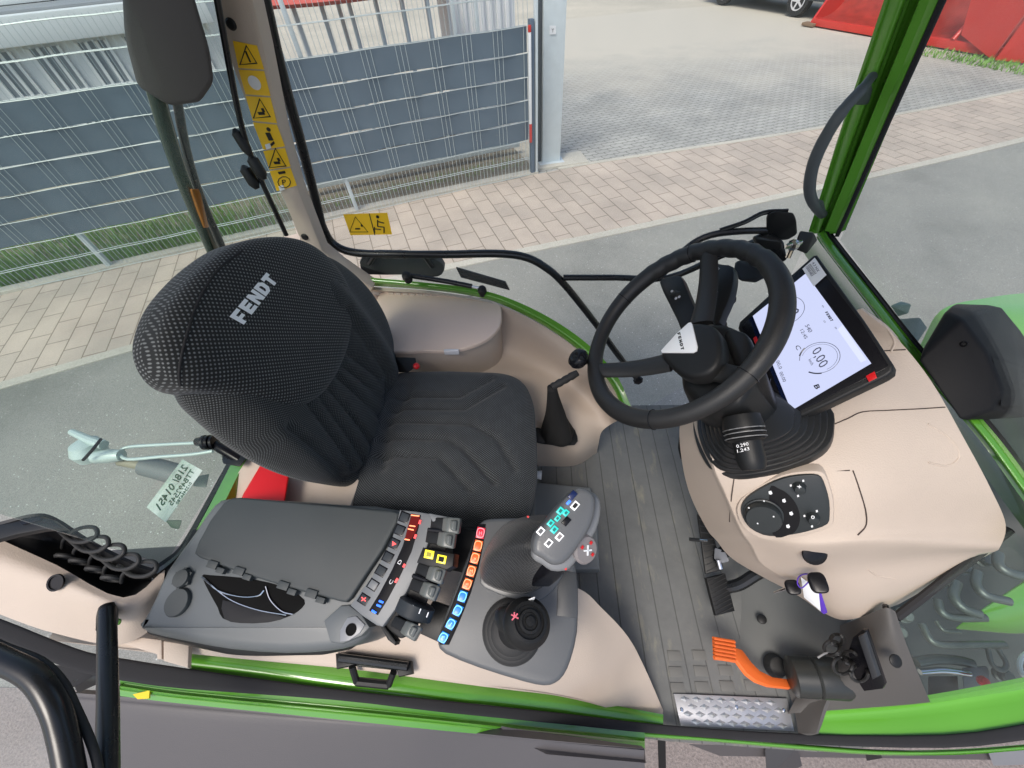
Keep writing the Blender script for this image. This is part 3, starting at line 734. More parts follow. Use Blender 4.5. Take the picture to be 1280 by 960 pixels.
# ---- right wheel housing (beige, under the console)
patch('wheel_housing_right', [
    [(100, 690, .46), (300, 680, .46), (450, 690, .46), (560, 700, .45), (650, 712, .44), (722, 735, .42), (752, 760, .36), (785, 796, .24), (806, 835, .11), (829, 888, .012)],
    [(100, 745, .455), (300, 745, .465), (450, 760, .465), (560, 765, .46), (650, 770, .45), (700, 778, .42), (735, 800, .35), (765, 830, .22), (792, 855, .10), (828, 896, .01)],
    [(70, 785, .42), (300, 815, .44), (430, 820, .44), (560, 840, .42), (640, 850, .36), (690, 860, .29), (730, 870, .20), (760, 880, .12), (790, 890, .05), (827, 903, .006)],
    [(60, 800, .40), (300, 823, .435), (430, 835, .43), (560, 852, .41), (640, 862, .35), (690, 868, .28), (730, 876, .19), (760, 885, .11), (790, 894, .04), (826, 907, .004)]], BEIGE, TR, k=5, skirt=0.0)
plate('trim_cap', [(148, 793), (202, 800), (202, 824), (196, 824), (196, 818), (170, 810), (150, 803)], flat(.455), .01, BEIGE, TR)
plate('trim_cap', [(204, 801), (236, 806), (235, 835), (204, 826)], flat(.455), .01, BEIGE, TR)

# ---- left wheel housing and lidded box
patch('wheel_housing_left', [
    [(380, 345, .56), (465, 362, .545), (540, 367, .54), (625, 382, .53), (700, 421, .50), (750, 466, .47), (778, 515, .42)],
    [(380, 352, .52), (465, 370, .51), (540, 376, .51), (628, 395, .49), (698, 437, .46), (744, 480, .42), (773, 525, .37)],
    [(380, 400, .42), (465, 420, .42), (560, 430, .40), (640, 442, .36), (700, 470, .34), (735, 497, .31), (764, 530, .29)],
    [(400, 470, .36), (480, 480, .36), (560, 490, .36), (640, 480, .345), (690, 500, .33), (722, 520, .30), (752, 540, .24)],
    [(420, 520, .30), (500, 520, .30), (580, 520, .30), (640, 530, .29), (690, 545, .26), (722, 560, .20), (748, 556, .13)],
    [(430, 560, .05), (510, 570, .04), (590, 575, .03), (640, 580, .02), (690, 583, .006), (722, 581, .004), (746, 566, .004)]], BEIGE, TR, k=5, thick=.012)
bx = [(474, 366), (540, 367), (600, 372), (622, 378), (627, 390), (624, 408), (606, 425), (572, 437), (530, 438), (474, 432)]
plb = plane3((474, 366, .53), (627, 390, .53), (530, 438, .52))
sb = plate('storage_box', [(550+(x-550)*.965, 398+(y-398)*.93+4) for x, y in bx], plb, .20, BEIGE, TR, bev=.010, seg=3, smooth=3, lift=-.016)
plate('box_rim', [(550+(x-550)*.985, 398+(y-398)*.97+5) for x, y in bx], plb, .012, BEIGE, sb, bev=.004, seg=2, smooth=3, lift=-.024)
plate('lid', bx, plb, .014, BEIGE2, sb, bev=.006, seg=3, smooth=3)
tube('lid_gap', [plb.at(550+(x-550)*.99, 398+(y-398)*.985+1, -.019) for x, y in bx], .0035, mat('beige_shadow_gap', (.22, .17, .14), .7), sb, n=6, k=3, closed=True)
bm = bmesh.new(); add_box(bm, P(565, 437, .520)+Vector((0, -.010, 0)), (.024, 0, .0), (0, .005, 0), (0, 0, .009), .003); bobj('latch', bm, mat('clear_plastic', (.72, .72, .74), .1), sb)
bm = bmesh.new()
for i in range(12): add_cyl(bm, P(486+9*i, 367+.35*i, .531), P(492+9*i, 367.2+.35*i, .531), .004, n=8)
bobj('hinge', bm, BEIGE, sb)
bm = bmesh.new(); add_lathe(bm, P(656, 405, .445), (0, -1, .3), [(.011, 0), (.011, .003), (.008, .006), (0, .006)], 18); bobj('screw_cap', bm, BEIGE, TR)
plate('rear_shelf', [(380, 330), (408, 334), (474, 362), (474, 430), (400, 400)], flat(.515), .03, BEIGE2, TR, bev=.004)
# outer green sill of the left window
patch('sill_green_left', [[(440, 345, .60), (520, 352, .585), (600, 362, .575), (662, 384, .56), (722, 420, .53), (768, 465, .49), (790, 512, .44)],
      [(440, 350, .59), (520, 357, .575), (600, 368, .565), (660, 391, .55), (718, 427, .52), (763, 471, .48), (784, 514, .43)],
      [(440, 356, .555), (520, 361, .55), (600, 372, .545), (658, 395, .53), (715, 431, .50), (760, 475, .46), (780, 516, .42)]], GREEN, TR, k=5, thick=.01)

# ---- B pillar (rear left), leaning, beige lined
YB = 1.12; NB = Vector((0, -1, 0))
def B(px, py, dy=0): return PY(px, py, YB+dy)
bp = pwall('rear_pillar', [B(*q) for q in ((250, -60), (302, -60), (330, 60), (352, 165), (373, 238), (403, 314), (425, 332), (466, 360), (462, 372), (392, 330), (371, 292), (330, 190), (290, 85))], NB, .05, BEIGE, .008)
for q in ((381, 296), (289, 30)):
    bm = bmesh.new(); add_lathe(bm, B(*q), NB, [(.011, 0), (.011, .002), (.008, .005), (.0, .005)], 18); bobj('screw_cap', bm, BLACK, TR)
# warning labels on the pillar
def quadlab(name, q, m, plane_, lift, parent, depth=.0012):
    return plate(name, q, plane_, depth, m, parent, bev=0, lift=lift)
PB = Plane(B(300, 0), B(400, 310), B(330, 200)); 
segs = [((290, 50), (322, 56)), ((297, 86), (331, 88)), ((306, 119), (339, 121)), ((315, 152), (347, 155)), ((328, 188), (357, 184)), ((336, 213), (364, 209)), ((345, 240), (372, 233))]
for i in range(6):
    (a, b), (c, d) = segs[i], segs[i+1]
    q = [(a[0]+1, a[1]+1), (b[0]-1, b[1]+1), (d[0]-1, d[1]-1), (c[0]+1, c[1]-1)]
    lb = quadlab('warning_label', q, YELLOW, PB, .002, TR)
    cx = sum(p[0] for p in q)/4; cy = sum(p[1] for p in q)/4
    bm = bmesh.new()
    if i in (0, 2, 4):
        T3 = [PB.at(cx-2, cy-13, .0025), PB.at(cx+11, cy+9, .0025), PB.at(cx-10, cy+11, .0025)]
        add_tube(bm, [T3[0], T3[1], T3[2]], .0018, 6, closed=True)
        if i == 0: add_box(bm, PB.at(cx, cy+1, .003), (.0015, 0, 0), (0, .001, 0), (0, 0, .010)); 
        else:
            add_box(bm, PB.at(cx, cy+5, .003), (.008, 0, 0), (0, .001, 0), (0, 0, .003)); add_box(bm, PB.at(cx+2, cy+1, .003), (.003, 0, 0), (0, .001, 0), (0, 0, .004))
    elif i == 1: add_lathe(bm, PB.at(cx, cy, .002), PB.n, [(.014, 0), (.014, .001)], 20)
    elif i == 3:
        add_lathe(bm, PB.at(cx-1, cy-8, .002), PB.n, [(.005, 0), (.005, .001)], 14); add_box(bm, PB.at(cx, cy+1, .003), (.006, 0, 0), (0, .001, 0), (0, 0, .009))
        add_box(bm, PB.at(cx+4, cy+10, .003), (.006, 0, .003), (0, .001, 0), (0, 0, .003))
    else:
        add_tube(bm, [PB.at(cx+1+8*math.cos(t*.6283), cy+4+7*math.sin(t*.6283), .0025) for t in range(10)], .0012, 6, closed=True)
        add_box(bm, PB.at(cx-2, cy-8, .003), (.010, 0, .001), (0, .001, 0), (0, 0, .003))
    bobj('symbol', bm, WHITE if i == 1 else INK, lb, None)
    if i == 5: word('letter', 'P', INK, lb, PB.at(cx-1, cy+8, .003), PB.at(cx+3.6, cy+7.2, .003), PB.at(cx-2, cy+1, .003), PB.n, .0005)
    if i in (3, 5): quadlab('code_patch', [(c[0]+3, c[1]-7), (c[0]+9, c[1]-9), (c[0]+11, c[1]-3), (c[0]+5, c[1]-1)], PAPER, PB, .003, lb)

# ---- left door: tubular frame, strut, latch, pane
YD = 1.20
def D(px, py, dy=0): return PY(px, py, YD+dy)
ld = tube('door_frame', [D(318, -60), D(331, 0), D(352, 90), D(378, 185), D(396, 255), D(404, 285), D(418, 306), D(445, 316), D(500, 318), D(560, 318), D(620, 317), D(655, 321), D(680, 333), D(705, 355), D(745, 405), D(770, 440), D(797, 474)], .0135, BLACKM, n=12)
tube('cross_tube', [D(704, 347), D(770, 347), D(835, 347), D(900, 320, -.05), D(950, 300, -.1)], .011, BLACKM, ld, k=4)
bm = bmesh.new(); c = D(797, 474); add_lathe(bm, c, (0, -1, .4), [(.010, -.02), (.010, .0), (.021, .004), (.024, .012), (.018, .02), (0, .022)], 7); bobj('knob', bm, BLACKG, ld, 30)
plate('latch_housing', [(452, 322), (470, 318), (530, 320), (548, 326), (555, 335), (552, 344), (540, 347), (505, 344), (462, 344), (450, 335)], Plane(D(450, 320, .03), D(550, 320, .03), D(500, 345, .03)), .03, BLACK, ld, bev=.006, smooth=2)
for a, b in (((470, 318), (462, 330)), ((530, 320), (540, 334))):
    bm = bmesh.new(); add_tube(bm, [D(*a, -.005), D(*b, .01)], .008, 8); bobj('lug', bm, BLACKM, ld)
st = tube('gas_strut', [D(508, 344, -.09), D(560, 352, -.10), D(590, 358, -.11)], .0085, BLACKM, n=12, k=1)
bm = bmesh.new(); add_cyl(bm, D(590, 358, -.11), D(604, 361, -.11), .004); bobj('piston_rod', bm, CHROME, st)
for q in ((509, 347), (603, 364)):
    bm = bmesh.new(); c = D(*q, -.11); add_lathe(bm, c, (0, -.4, 1), [(.010, -.022), (.014, -.016), (.011, -.004), (.016, .004), (.014, .016), (.006, .02)], 12); bobj('ball_joint', bm, BLACK, st)
plate('marker_reflector', [(570, 335), (632, 353), (637, 363), (576, 347)], Plane(D(570, 335, .06), D(632, 353, .06), D(637, 363, .06)), .008, BLACKG, TR, bev=.001)
# pane of the left door
bm = bmesh.new(); add_prism(bm, [D(*q, .016) for q in ((318, -90), (396, 255), (404, 288), (440, 330), (520, 352), (600, 362), (662, 384), (722, 420), (768, 465), (790, 520))]+[Vector((.95, YD, .2)), Vector((.90, YD+.0, .70)), Vector((.84, YD+.0, 1.6))], (0, -1, 0), .004)
bobj('pane', bm, GLASSC, ld, None)
# label on the pane
PD = Plane(D(430, 268), D(485, 268), D(450, 290))
lb = plate('warning_label', [(429, 268), (484, 266), (490, 293), (438, 294)], PD, .001, YELLOW, TR, bev=0)
bm = bmesh.new(); add_tube(bm, [PD.at(444, 271, .001), PD.at(460, 290, .001), PD.at(437, 290, .001)], .0013, 6, closed=True)
add_box(bm, PD.at(447, 286, .002), (.008, 0, 0), (0, .001, 0), (0, 0, .002)); add_box(bm, PD.at(452, 282, .002), (.002, 0, 0), (0, .001, 0), (0, 0, .004))
bobj('symbol', bm, INK, lb, None)
bm = bmesh.new(); add_lathe(bm, PD.at(472, 271, .001), PD.n, [(.005, 0), (.005, .001)], 14)
for a, b in (((472, 275), (472, 283)), ((472, 283), (480, 284)), ((480, 284), (480, 291)), ((473, 277), (480, 279)), ((468, 284), (468, 291)), ((468, 286), (476, 287))):
    add_tube(bm, [PD.at(*a, .001), PD.at(*b, .001)], .0018, 5)
bobj('seated_figure_symbol', bm, INK, lb, None)
plate('divider', [(461, 267), (462, 267), (469, 294), (468, 294)], PD, .001, INK, lb, bev=0, lift=.0008)

# inner strut beside the pillar
iv = tube('hanger_strut', [PY(268, -20, 1.05), PY(300, 150, 1.05), PY(322, 215, 1.05), PY(358, 294, 1.05)], .0065, BLACKM, k=4)
for q, r_ in (((303, 178), .012), ((313, 222), .014), ((322, 210), .014)):
    bm = bmesh.new(); add_lathe(bm, PY(*q, 1.045), (.3, -.3, -1), [(.004, -.03), (r_, -.02), (r_, .015), (.006, .028)], 12); bobj('clamp', bm, BLACK, iv)

# ---- rear left corner: dark tubes outside and the housing at the top
def Q(px, py, y=1.02): return PY(px, py, y)
rt = tube('corner_post', [Q(160, -40), Q(193, 110), Q(225, 215), Q(268, 318)], .017, mat('dark_green_gloss', (.010, .028, .018), .15, coat=.5), k=4)
tube('corner_pipe', [Q(205, -40, 1.06), Q(222, 130, 1.06), Q(245, 230, 1.06), Q(282, 318, 1.06)], .010, BLACKM, rt, k=4)
hull('orange_reflection', [Q(236, 236), Q(250, 236), Q(262, 284), Q(252, 288), Q(238, 236, 1.0), Q(256, 284, 1.0)], mat('amber', (.30, .11, .012), .25), rt, bev=.003)  # orange lens reflection modelled as a solid amber piece
hull('corner_housing', [Q(150, -60, .98), Q(226, -60, .98), Q(262, 60, .98), Q(268, 105, .98), Q(250, 131, .98), Q(215, 136, .98), Q(172, 110, .98), Q(156, 50, .98), Q(150, -60, 1.1), Q(226, -60, 1.1), Q(262, 80, 1.1), Q(172, 90, 1.1)], mat('headliner_dark', (.060, .055, .053), .7, bump=.3), bev=.012)  # guessed housing standing for a dark rounded shape, use unknown

# ---- A pillar (front left) with grab handle
def YA(px, py, y): return PY(px, py, y)
cols = []
for py in (-70, 60, 180, 292):
    xl = 1105-.333*py+(4 if py > 250 else 0); xr = 1183-.455*py
    w_ = xr-xl
    cols.append([YA(xl, py, 1.15), YA(xl+w_*.22, py, 1.115), YA(xl+w_*.33, py, 1.11), YA(xl+w_*.40, py, 1.14), YA(xl+w_*.52, py, 1.13), YA(xl+w_*.60, py, 1.09), YA(xl+w_*.84, py, 1.06), YA(xl+w_*.88, py, 1.06)])
patch('front_pillar', cols, GREEND, TR, k=3, thick=.03, wpts=True)
seal = []
for py in (-70, 60, 180, 296):
    xr = 1183-.455*py; xl = 1105-.333*py; w_ = xr-xl
    seal.append([YA(xl+w_*.88, py, 1.055), YA(xl+w_*1.0, py, 1.05), YA(xl+w_*1.0, py, 1.09)])
patch('pillar_seal', seal, SEAL, TR, k=3, thick=.01, wpts=True)
gh = tube('grab_handle', [YA(1090, 96, 1.10), YA(1077, 112, 1.06), YA(1052, 140, 1.04), YA(1030, 175, 1.04), YA(1016, 208, 1.04), YA(1012, 238, 1.04), YA(1018, 256, 1.06), YA(1028, 268, 1.10)],
          [.010]*6+[.012]*6+[.0135]*6+[.014]*6+[.0135]*6+[.013]*6+[.012]*6+[.012], mat('handle_grey', (.085, .095, .10), .5, bump=.2), n=12)
hull('handle_foot', [YA(1082, 108, 1.06), YA(1090, 98, 1.07), YA(1091, 112, 1.09), YA(1086, 132, 1.10), YA(1072, 128, 1.09), YA(1068, 132, 1.07)], MATS['handle_grey'], gh, bev=.003)
hull('handle_foot', [YA(1018, 246, 1.06), YA(1030, 250, 1.08), YA(1034, 268, 1.09), YA(1022, 272, 1.08), YA(1014, 262, 1.06)], MATS['handle_grey'], gh, bev=.003)

# ---- windscreen lower frame (runs from the pillar foot to the right)
fr = [(1036, 283, .76), (1047, 300, .75), (1098, 366, .735), (1149, 432, .72), (1195, 482, .70), (1237, 530, .68), (1262, 562, .665), (1298, 612, .64), (1365, 700, .59)]
def frow(o, dz): return [(x-.80*o, y+.60*o, z+dz) for x, y, z in fr]
patch('windscreen_frame', [frow(44, -.16), frow(30, -.09), frow(21, -.03), frow(17, .0), frow(8, .006), frow(6, .0)], GREEN, TR, k=4, thick=.02)
patch('windscreen_seal', [frow(7, .0), frow(3, .008), frow(0, .0)], SEAL, TR, k=4, thick=.012)
W1, W2 = P(1050, 300, .75), P(1290, 622, .635)
bm = bmesh.new(); n = Vector((-1, 0, .15))
q = [W1, W2, W2+(W2-W1)*.35, W2+(W2-W1)*.35+Vector((-.06, 0, .9)), YA(1212, -70, 1.06)]
add_prism(bm, q, (q[1]-q[0]).cross(q[4]-q[0]), .004); bobj('windscreen', bm, glass_mat('windscreen_glass', (.95, .97, .96), .9, .08), TR, None)
# small lamp cup and brackets outside the windscreen foot
hull('hood_catch', [P(1112, 382, .55), P(1126, 376, .55), P(1140, 380, .55), P(1136, 392, .52), P(1122, 396, .50)], mat('grey_green', (.10, .16, .15), .4), bev=.003)
hull('hood_bracket', [P(1124, 398, .48), P(1150, 396, .48), P(1160, 410, .46), P(1130, 425, .44), P(1140, 440, .44)], HOSE, bev=.004)
# black housing of unknown use, hanging inside the windscreen
SHB = mat('housing_black', (.007, .007, .008), .6, spec=.2, var=.15, bump=.25)
dh = hull('screen_housing', [dist(1146, 449, .80), dist(1182, 388, .82), dist(1203, 398, .78), dist(1236, 442, .76), dist(1256, 490, .75), dist(1246, 512, .75), dist(1200, 527, .77),
     dist(1192, 379, .90), dist(1250, 381, .90), dist(1276, 412, .90), dist(1312, 470, .88), dist(1310, 510, .86), dist(1280, 524, .84)], SHB, None, bev=.012, seg=4)
tag(dh, 'large black faceted plastic housing hanging in front of the windscreen, beside the touch screen', 'housing')
bm = bmesh.new(); add_lathe(bm, dist(1205, 430, .775), CAM-dist(1205, 430, .775), [(.006, -.004), (.006, .002), (.0045, .004), (.003, .001), (0, .001)], 14); bobj('screw', bm, SHB, dh)
bm = bmesh.new(); add_tube(bm, [dist(1290, 440, .87), dist(1420, 380, .85)], .012, 10); bobj('support_arm', bm, BLACKM, dh)
# bonnet
patch('bonnet', [[(1150, 432, -.02), (1176, 388, .13), (1230, 373, .18), (1300, 366, .20), (1420, 372, .20)], [(1160, 450, -.02), (1190, 420, .15), (1240, 400, .22), (1310, 392, .25), (1430, 396, .26)],
                 [(1190, 470, -.05), (1230, 450, .12), (1290, 450, .20), (1340, 460, .24), (1460, 470, .26)], [(1215, 500, -.10), (1255, 490, .05), (1300, 495, .12), (1360, 510, .18), (1480, 520, .2)]], mat('bonnet_paint', (.17, .44, .09), .3, coat=.6), TR, k=5, thick=.02)
patch('bonnet_side', [[(1180, 500, -.1), (1220, 490, -.05), (1300, 490, -.02), (1420, 500, .0)], [(1110, 700, -.2), (1180, 640, -.1), (1300, 640, .0), (1420, 660, .05)], [(1110, 800, -.35), (1180, 770, -.3), (1300, 740, -.2), (1420, 760, -.15)], [(1110, 900, -.5), (1180, 900, -.5), (1300, 880, -.45), (1420, 880, -.4)]], mat('chassis_dark', (.03, .038, .036), .6, var=.4, vs_=14), TR, thick=.02)
hull('green_flank', [P(1235, 765, .02), P(1285, 722, .10), P(1330, 735, .10), P(1330, 790, .0), P(1270, 795, -.03), P(1190, 788, -.05), P(1205, 775, .0), P(1260, 740, -.1)], GREEN, bev=.01)
# hydraulic pipes seen through the lower pane
def vpipe(name, pts, r, m=HOSE): return tube(name, [P(*p) for p in pts], r, m, k=5, n=10)
vpipe('hydraulic_pipe', [(1152, 780, .0), (1163, 800, .0), (1180, 806, .0), (1215, 806, .0), (1256, 806, .0)], .010)
vpipe('hydraulic_pipe', [(1145, 828, -.05), (1170, 824, -.05), (1200, 826, -.05), (1216, 830, -.05)], .013)
vpipe('hydraulic_pipe', [(1150, 840, -.05), (1180, 838, -.05), (1212, 842, -.05)], .008, CHROME)
vpipe('hydraulic_pipe', [(1172, 750, .03), (1176, 764, .03), (1192, 772, .03), (1232, 772, .04)], .011)
vpipe('hydraulic_pipe', [(1196, 728, .05), (1192, 746, .05), (1204, 760, .05), (1225, 768, .05)], .013)
vpipe('hydraulic_pipe', [(1222, 715, .08), (1220, 730, .08), (1232, 744, .08), (1262, 752, .08)], .012)
vpipe('hydraulic_pipe', [(1248, 692, .10), (1248, 706, .10), (1262, 716, .10), (1290, 722, .1)], .013)
vpipe('hydraulic_hose', [(1235, 812, .0), (1240, 830, .0), (1252, 838, .0), (1258, 830, .0), (1248, 812, .0)], .006)
vpipe('hydraulic_hose', [(1170, 776, -.02), (1180, 788, -.02), (1200, 790, -.02)], .006)
for q in ((1136, 766, .02), (1128, 786, .0), (1208, 706, .06), (1185, 722, .05), (1262, 842, -.02), (1236, 696, .06)):
    bm = bmesh.new(); add_lathe(bm, P(*q)-Vector((0, 0, .03)), (-.2, -.3, 1), [(.020, 0), (.022, .012), (.016, .014), (.016, .03), (.012, .034), (0, .034)], 12); bobj('valve_fitting', bm, HOSE, TR)
hull('valve_block', [P(1202, 835, -.04), P(1235, 832, -.04), P(1240, 862, -.08), P(1205, 866, -.08), P(1202, 835, -.1), P(1240, 862, -.14)], mat('steel_blue', (.07, .085, .10), .5), bev=.004)
bm = bmesh.new(); add_lathe(bm, P(1226, 851, -.03), (0, -.2, 1), [(.012, 0), (.014, .008), (.010, .016), (0, .018)], 14); bobj('red_cap', bm, REDB, TR)
bm = bmesh.new(); add_tube(bm, [P(1288+14*math.cos(t*.4), 832+16*math.sin(t*.4), .02) for t in range(16)], .006, 8, closed=True); bobj('headlight_ring', bm, WHITE, TR)
hull('battery_tray', [P(1160, 845, -.08), P(1198, 845, -.08), P(1200, 872, -.12), P(1160, 875, -.12), P(1165, 850, -.2)], BLACK, bev=.004)
for a, b in (((1120, 772, .38), (1262, 662, .50)),):
    bm = bmesh.new(); A_, B_ = P(*a), P(*b); add_tube(bm, [A_, B_], .009, 8); bobj('lower_pane_seal', bm, SEAL, TR)
bm = bmesh.new(); q = [P(1120, 772, .38), P(1262, 662, .52), P(1340, 720, .48), P(1340, 850, .20), P(1162, 878, .18)]
add_prism(bm, q, (q[1]-q[0]).cross(q[4]-q[0]), .003); bobj('lower_pane', bm, glass_mat('green_glass', (.90, .94, .92), .6, .02), TR, None)

# ---- rear: window frame, lining, pane
rearx = lambda px, py, z=.52: P(px, py, z)
patch('rear_window_seal', [[(300, 548, .52), (286, 574, .52), (258, 625, .52), (234, 668, .52), (216, 692, .52), (186, 712, .52)], [(306, 552, .53), (292, 577, .53), (263, 628, .53), (239, 672, .53), (220, 698, .53), (190, 722, .53)]], BLACKM, TR, thick=.014, k=4)
plate('rear_window_foot', [(186, 712), (218, 690), (238, 668), (240, 690), (205, 720), (196, 730)], flat(.525), .03, RUBBER, TR)
patch('rear_frame_green', [[(300, 560, .53), (290, 578, .53), (264, 628, .53), (242, 668, .53)], [(320, 568, .545), (304, 582, .545), (276, 636, .545), (250, 672, .545)]], GREEN, TR, thick=.02, k=4)
plate('rear_lining', [(318, 560), (304, 584), (272, 640), (235, 690), (205, 735), (300, 760), (420, 680), (450, 600), (380, 560)], flat(.50), .03, BEIGE, TR, bev=.004)
plate('rear_upright', [(316, 562), (303, 582), (278, 622), (292, 630), (330, 600), (345, 575)], plane3((316, 562, .56), (278, 622, .53), (345, 575, .54)), .02, BEIGE, TR)
hj = tube('window_hinge', [P(248, 552, .56), P(262, 552, .58), P(275, 560, .58), P(300, 575, .56)], .012, BLACKG, k=3)
bm = bmesh.new(); c = P(262, 553, .59)
for d_ in (-.012, .0, .012): add_lathe(bm, c+Vector((d_, 0, 0)), (1, .2, 0), [(.012, -.004), (.019, -.003), (.019, .003), (.012, .004)], 18)
bobj('hinge_ring', bm, BLACKG, hj)
hull('hinge_block', [P(276, 560, .57), P(300, 556, .57), P(312, 568, .57), P(300, 584, .57), P(278, 580, .57), P(280, 565, .54), P(305, 575, .54)], BLACKM, hj, bev=.003)
RW = Plane(P(286, 574, .52), P(216, 692, .52), P(216, 692, .52)+Vector((-.15, 0, .9)))
bm = bmesh.new(); a, b = Q(268, 318), P(205, 705, .52); up_ = Vector((-.16, .0, .95))
add_prism(bm, [a, P(296, 556, .52), b, b+up_, Q(160, -40)], (b-a).cross(up_), .004); bobj('rear_pane', bm, GLASS, TR, None)
bm = bmesh.new(); q = [Q(270, 318), B(371, 292, .02), B(250, -60, .02), Q(165, -40)]; add_prism(bm, q, (q[1]-q[0]).cross(q[3]-q[0]), .004); bobj('quarter_pane', bm, GLASS, TR, None)
# registration sticker on the outside of the rear pane (reads mirrored from inside)
stp = [(228, 574), (253, 588), (207, 653), (183, 634)]
rn_ = Plane(P(286, 574, .40)+Vector((-.04, 0, 0)), P(216, 692, .40)+Vector((-.04, 0, 0)), P(250, 632, .30)+Vector((-.09, 0, 0)))
stk = plate('number_sticker', stp, rn_, .0008, glass_mat('green_film', (.74, .95, .78), .2, .55), TR, bev=0)
GT = mat('dark_green_ink', (.03, .09, .05), .6)
for t_, A_, B_, C_, bo in (('218/ 01451', (235, 584), (200, 638.5), (228, 580), .01), ('TTB492545', (243.5, 589), (214.5, 633), (238.2, 586), 0), ('0123456780', (240, 604), (222, 631), (237, 602.3), 0)):
    word('sticker_text', t_, GT, stk, rn_.at(*A_, .001), rn_.at(*B_, .001), rn_.at(*C_, .001), rn_.n, .0004, bold=bo)

# ---- rear linkage seen through the rear window
PALE = mat('pale_galvanised', (.55, .66, .62), .35, .2)
lk = tube('linkage_wire', [P(262, 553, .0), P(240, 554, .0), P(200, 556, .0), P(160, 559, .0), P(150, 566, .0), P(160, 574, .0), P(200, 571, .0), P(240, 568, .0), P(266, 564, .0)], .007, PALE, k=4)
bm = bmesh.new(); c = P(107, 565, .0); add_lathe(bm, c-Vector((0, 0, .05)), (0, .3, 1), [(.03, 0), (.055, .01), (.065, .05), (.05, .085), (.02, .10)], 22); bobj('ball_end', bm, PALE, lk)
bm = bmesh.new(); add_tube(bm, [P(90, 540, .03), P(112, 550, .04), P(130, 556, .03)], [.014, .018, .02], 10); bobj('catch_lever', bm, PALE, lk)
bm = bmesh.new(); add_tube(bm, [P(126, 549, .06), P(116, 562, .08), P(104, 575, .04)], .006, 8); bobj('strap', bm, BLACK, lk)
bm = bmesh.new(); add_tube(bm, [P(118, 572, .0), P(135, 570, .0), P(152, 569, .0)], [.025, .03, .024], 12); bobj('collar', bm, PALE, lk)
bm = bmesh.new(); add_tube(bm, [P(150, 576, -.05), P(185, 583, -.08)], .022, 12); bobj('spindle', bm, mat('brass_dull', (.30, .28, .20), .5), lk)
bm = bmesh.new(); add_tube(bm, [P(182, 582, -.08), P(226, 594, -.1)], .045, 14); bobj('sleeve', bm, mat('sleeve_grey', (.16, .18, .18), .5), lk)
hull('linkage_bracket', [P(243, 596, -.1), P(262, 592, -.1), P(258, 610, -.1), P(241, 608, -.1), P(250, 600, -.2)], HOSE, bev=.004)
hull('linkage_bracket', [P(206, 650, -.1), P(228, 650, -.1), P(224, 662, -.12), P(214, 660, -.12), P(215, 655, -.2)], mat('olive_steel', (.05, .08, .06), .6), bev=.004)


# ---- rear right corner trim with cable bin
patch('rear_right_trim', [[(-90, 630, .62), (0, 674, .60), (70, 706, .58), (154, 747, .55), (206, 712, .53)], [(-90, 680, .62), (0, 710, .60), (72, 735, .58), (160, 765, .54), (204, 735, .52)],
      [(-90, 730, .56), (0, 768, .54), (70, 792, .51), (150, 806, .47), (200, 780, .46)]], BEIGE, TR, k=4, thick=.02)
bm = bmesh.new(); add_lathe(bm, P(71, 728, .588), (.1, -.5, 1), [(.0165, 0), (.0165, .004), (.013, .004), (.012, .0015), (0, .0015)], 20); bobj('hole', bm, BLACKG, TR)
cb = patch('cable_bin', [[(-60, 670, .68), (0, 656, .69), (40, 646, .69), (66, 650, .67), (110, 678, .62), (165, 706, .59), (196, 716, .56)], [(-60, 680, .62), (0, 668, .60), (45, 668, .58), (75, 676, .54), (115, 700, .50), (160, 722, .48), (186, 726, .48)],
      [(-60, 650, .60), (0, 676, .595), (30, 690, .585), (70, 708, .575), (112, 728, .56), (154, 749, .545), (190, 726, .53)]], mat('bin_black', (.008, .008, .009), .5), TR, k=4, thick=.006)
plate('bin_lip', [(-60, 664), (0, 655), (38, 645), (64, 649), (80, 660), (52, 662), (20, 668), (-60, 690)], flat(.69), .012, BLACK, cb, bev=.003)
plate('bin_slot', [(24, 652), (50, 646), (52, 650), (28, 656)], flat(.6915), .002, BLACKG, cb, bev=0)
for i, (x, y) in enumerate(((98, 669), (112, 681), (132, 691), (150, 703), (172, 712))):
    pts = [P(x-24, y-5, .61), P(x-8, y+7, .64), P(x+10, y+8, .66), P(x+23, y, .67), P(x+21, y-9, .67), P(x+8, y-10, .66), P(x-6, y-5, .64), P(x-18, y+6, .58), P(x-20, y+16, .55)]
    tube('coiled_cable', pts, .0038, RUBBER, cb, n=8, k=4)
for x, y in ((80, 700), (98, 706), (118, 716), (138, 727)):
    bm = bmesh.new(); add_tube(bm, [P(x, y, .56)+Vector((.016*math.cos(t), .006, .016*math.sin(t))) for t in [i*.5236 for i in range(12)]], .005, 8, closed=True); bobj('cable_coil', bm, RUBBER, cb)

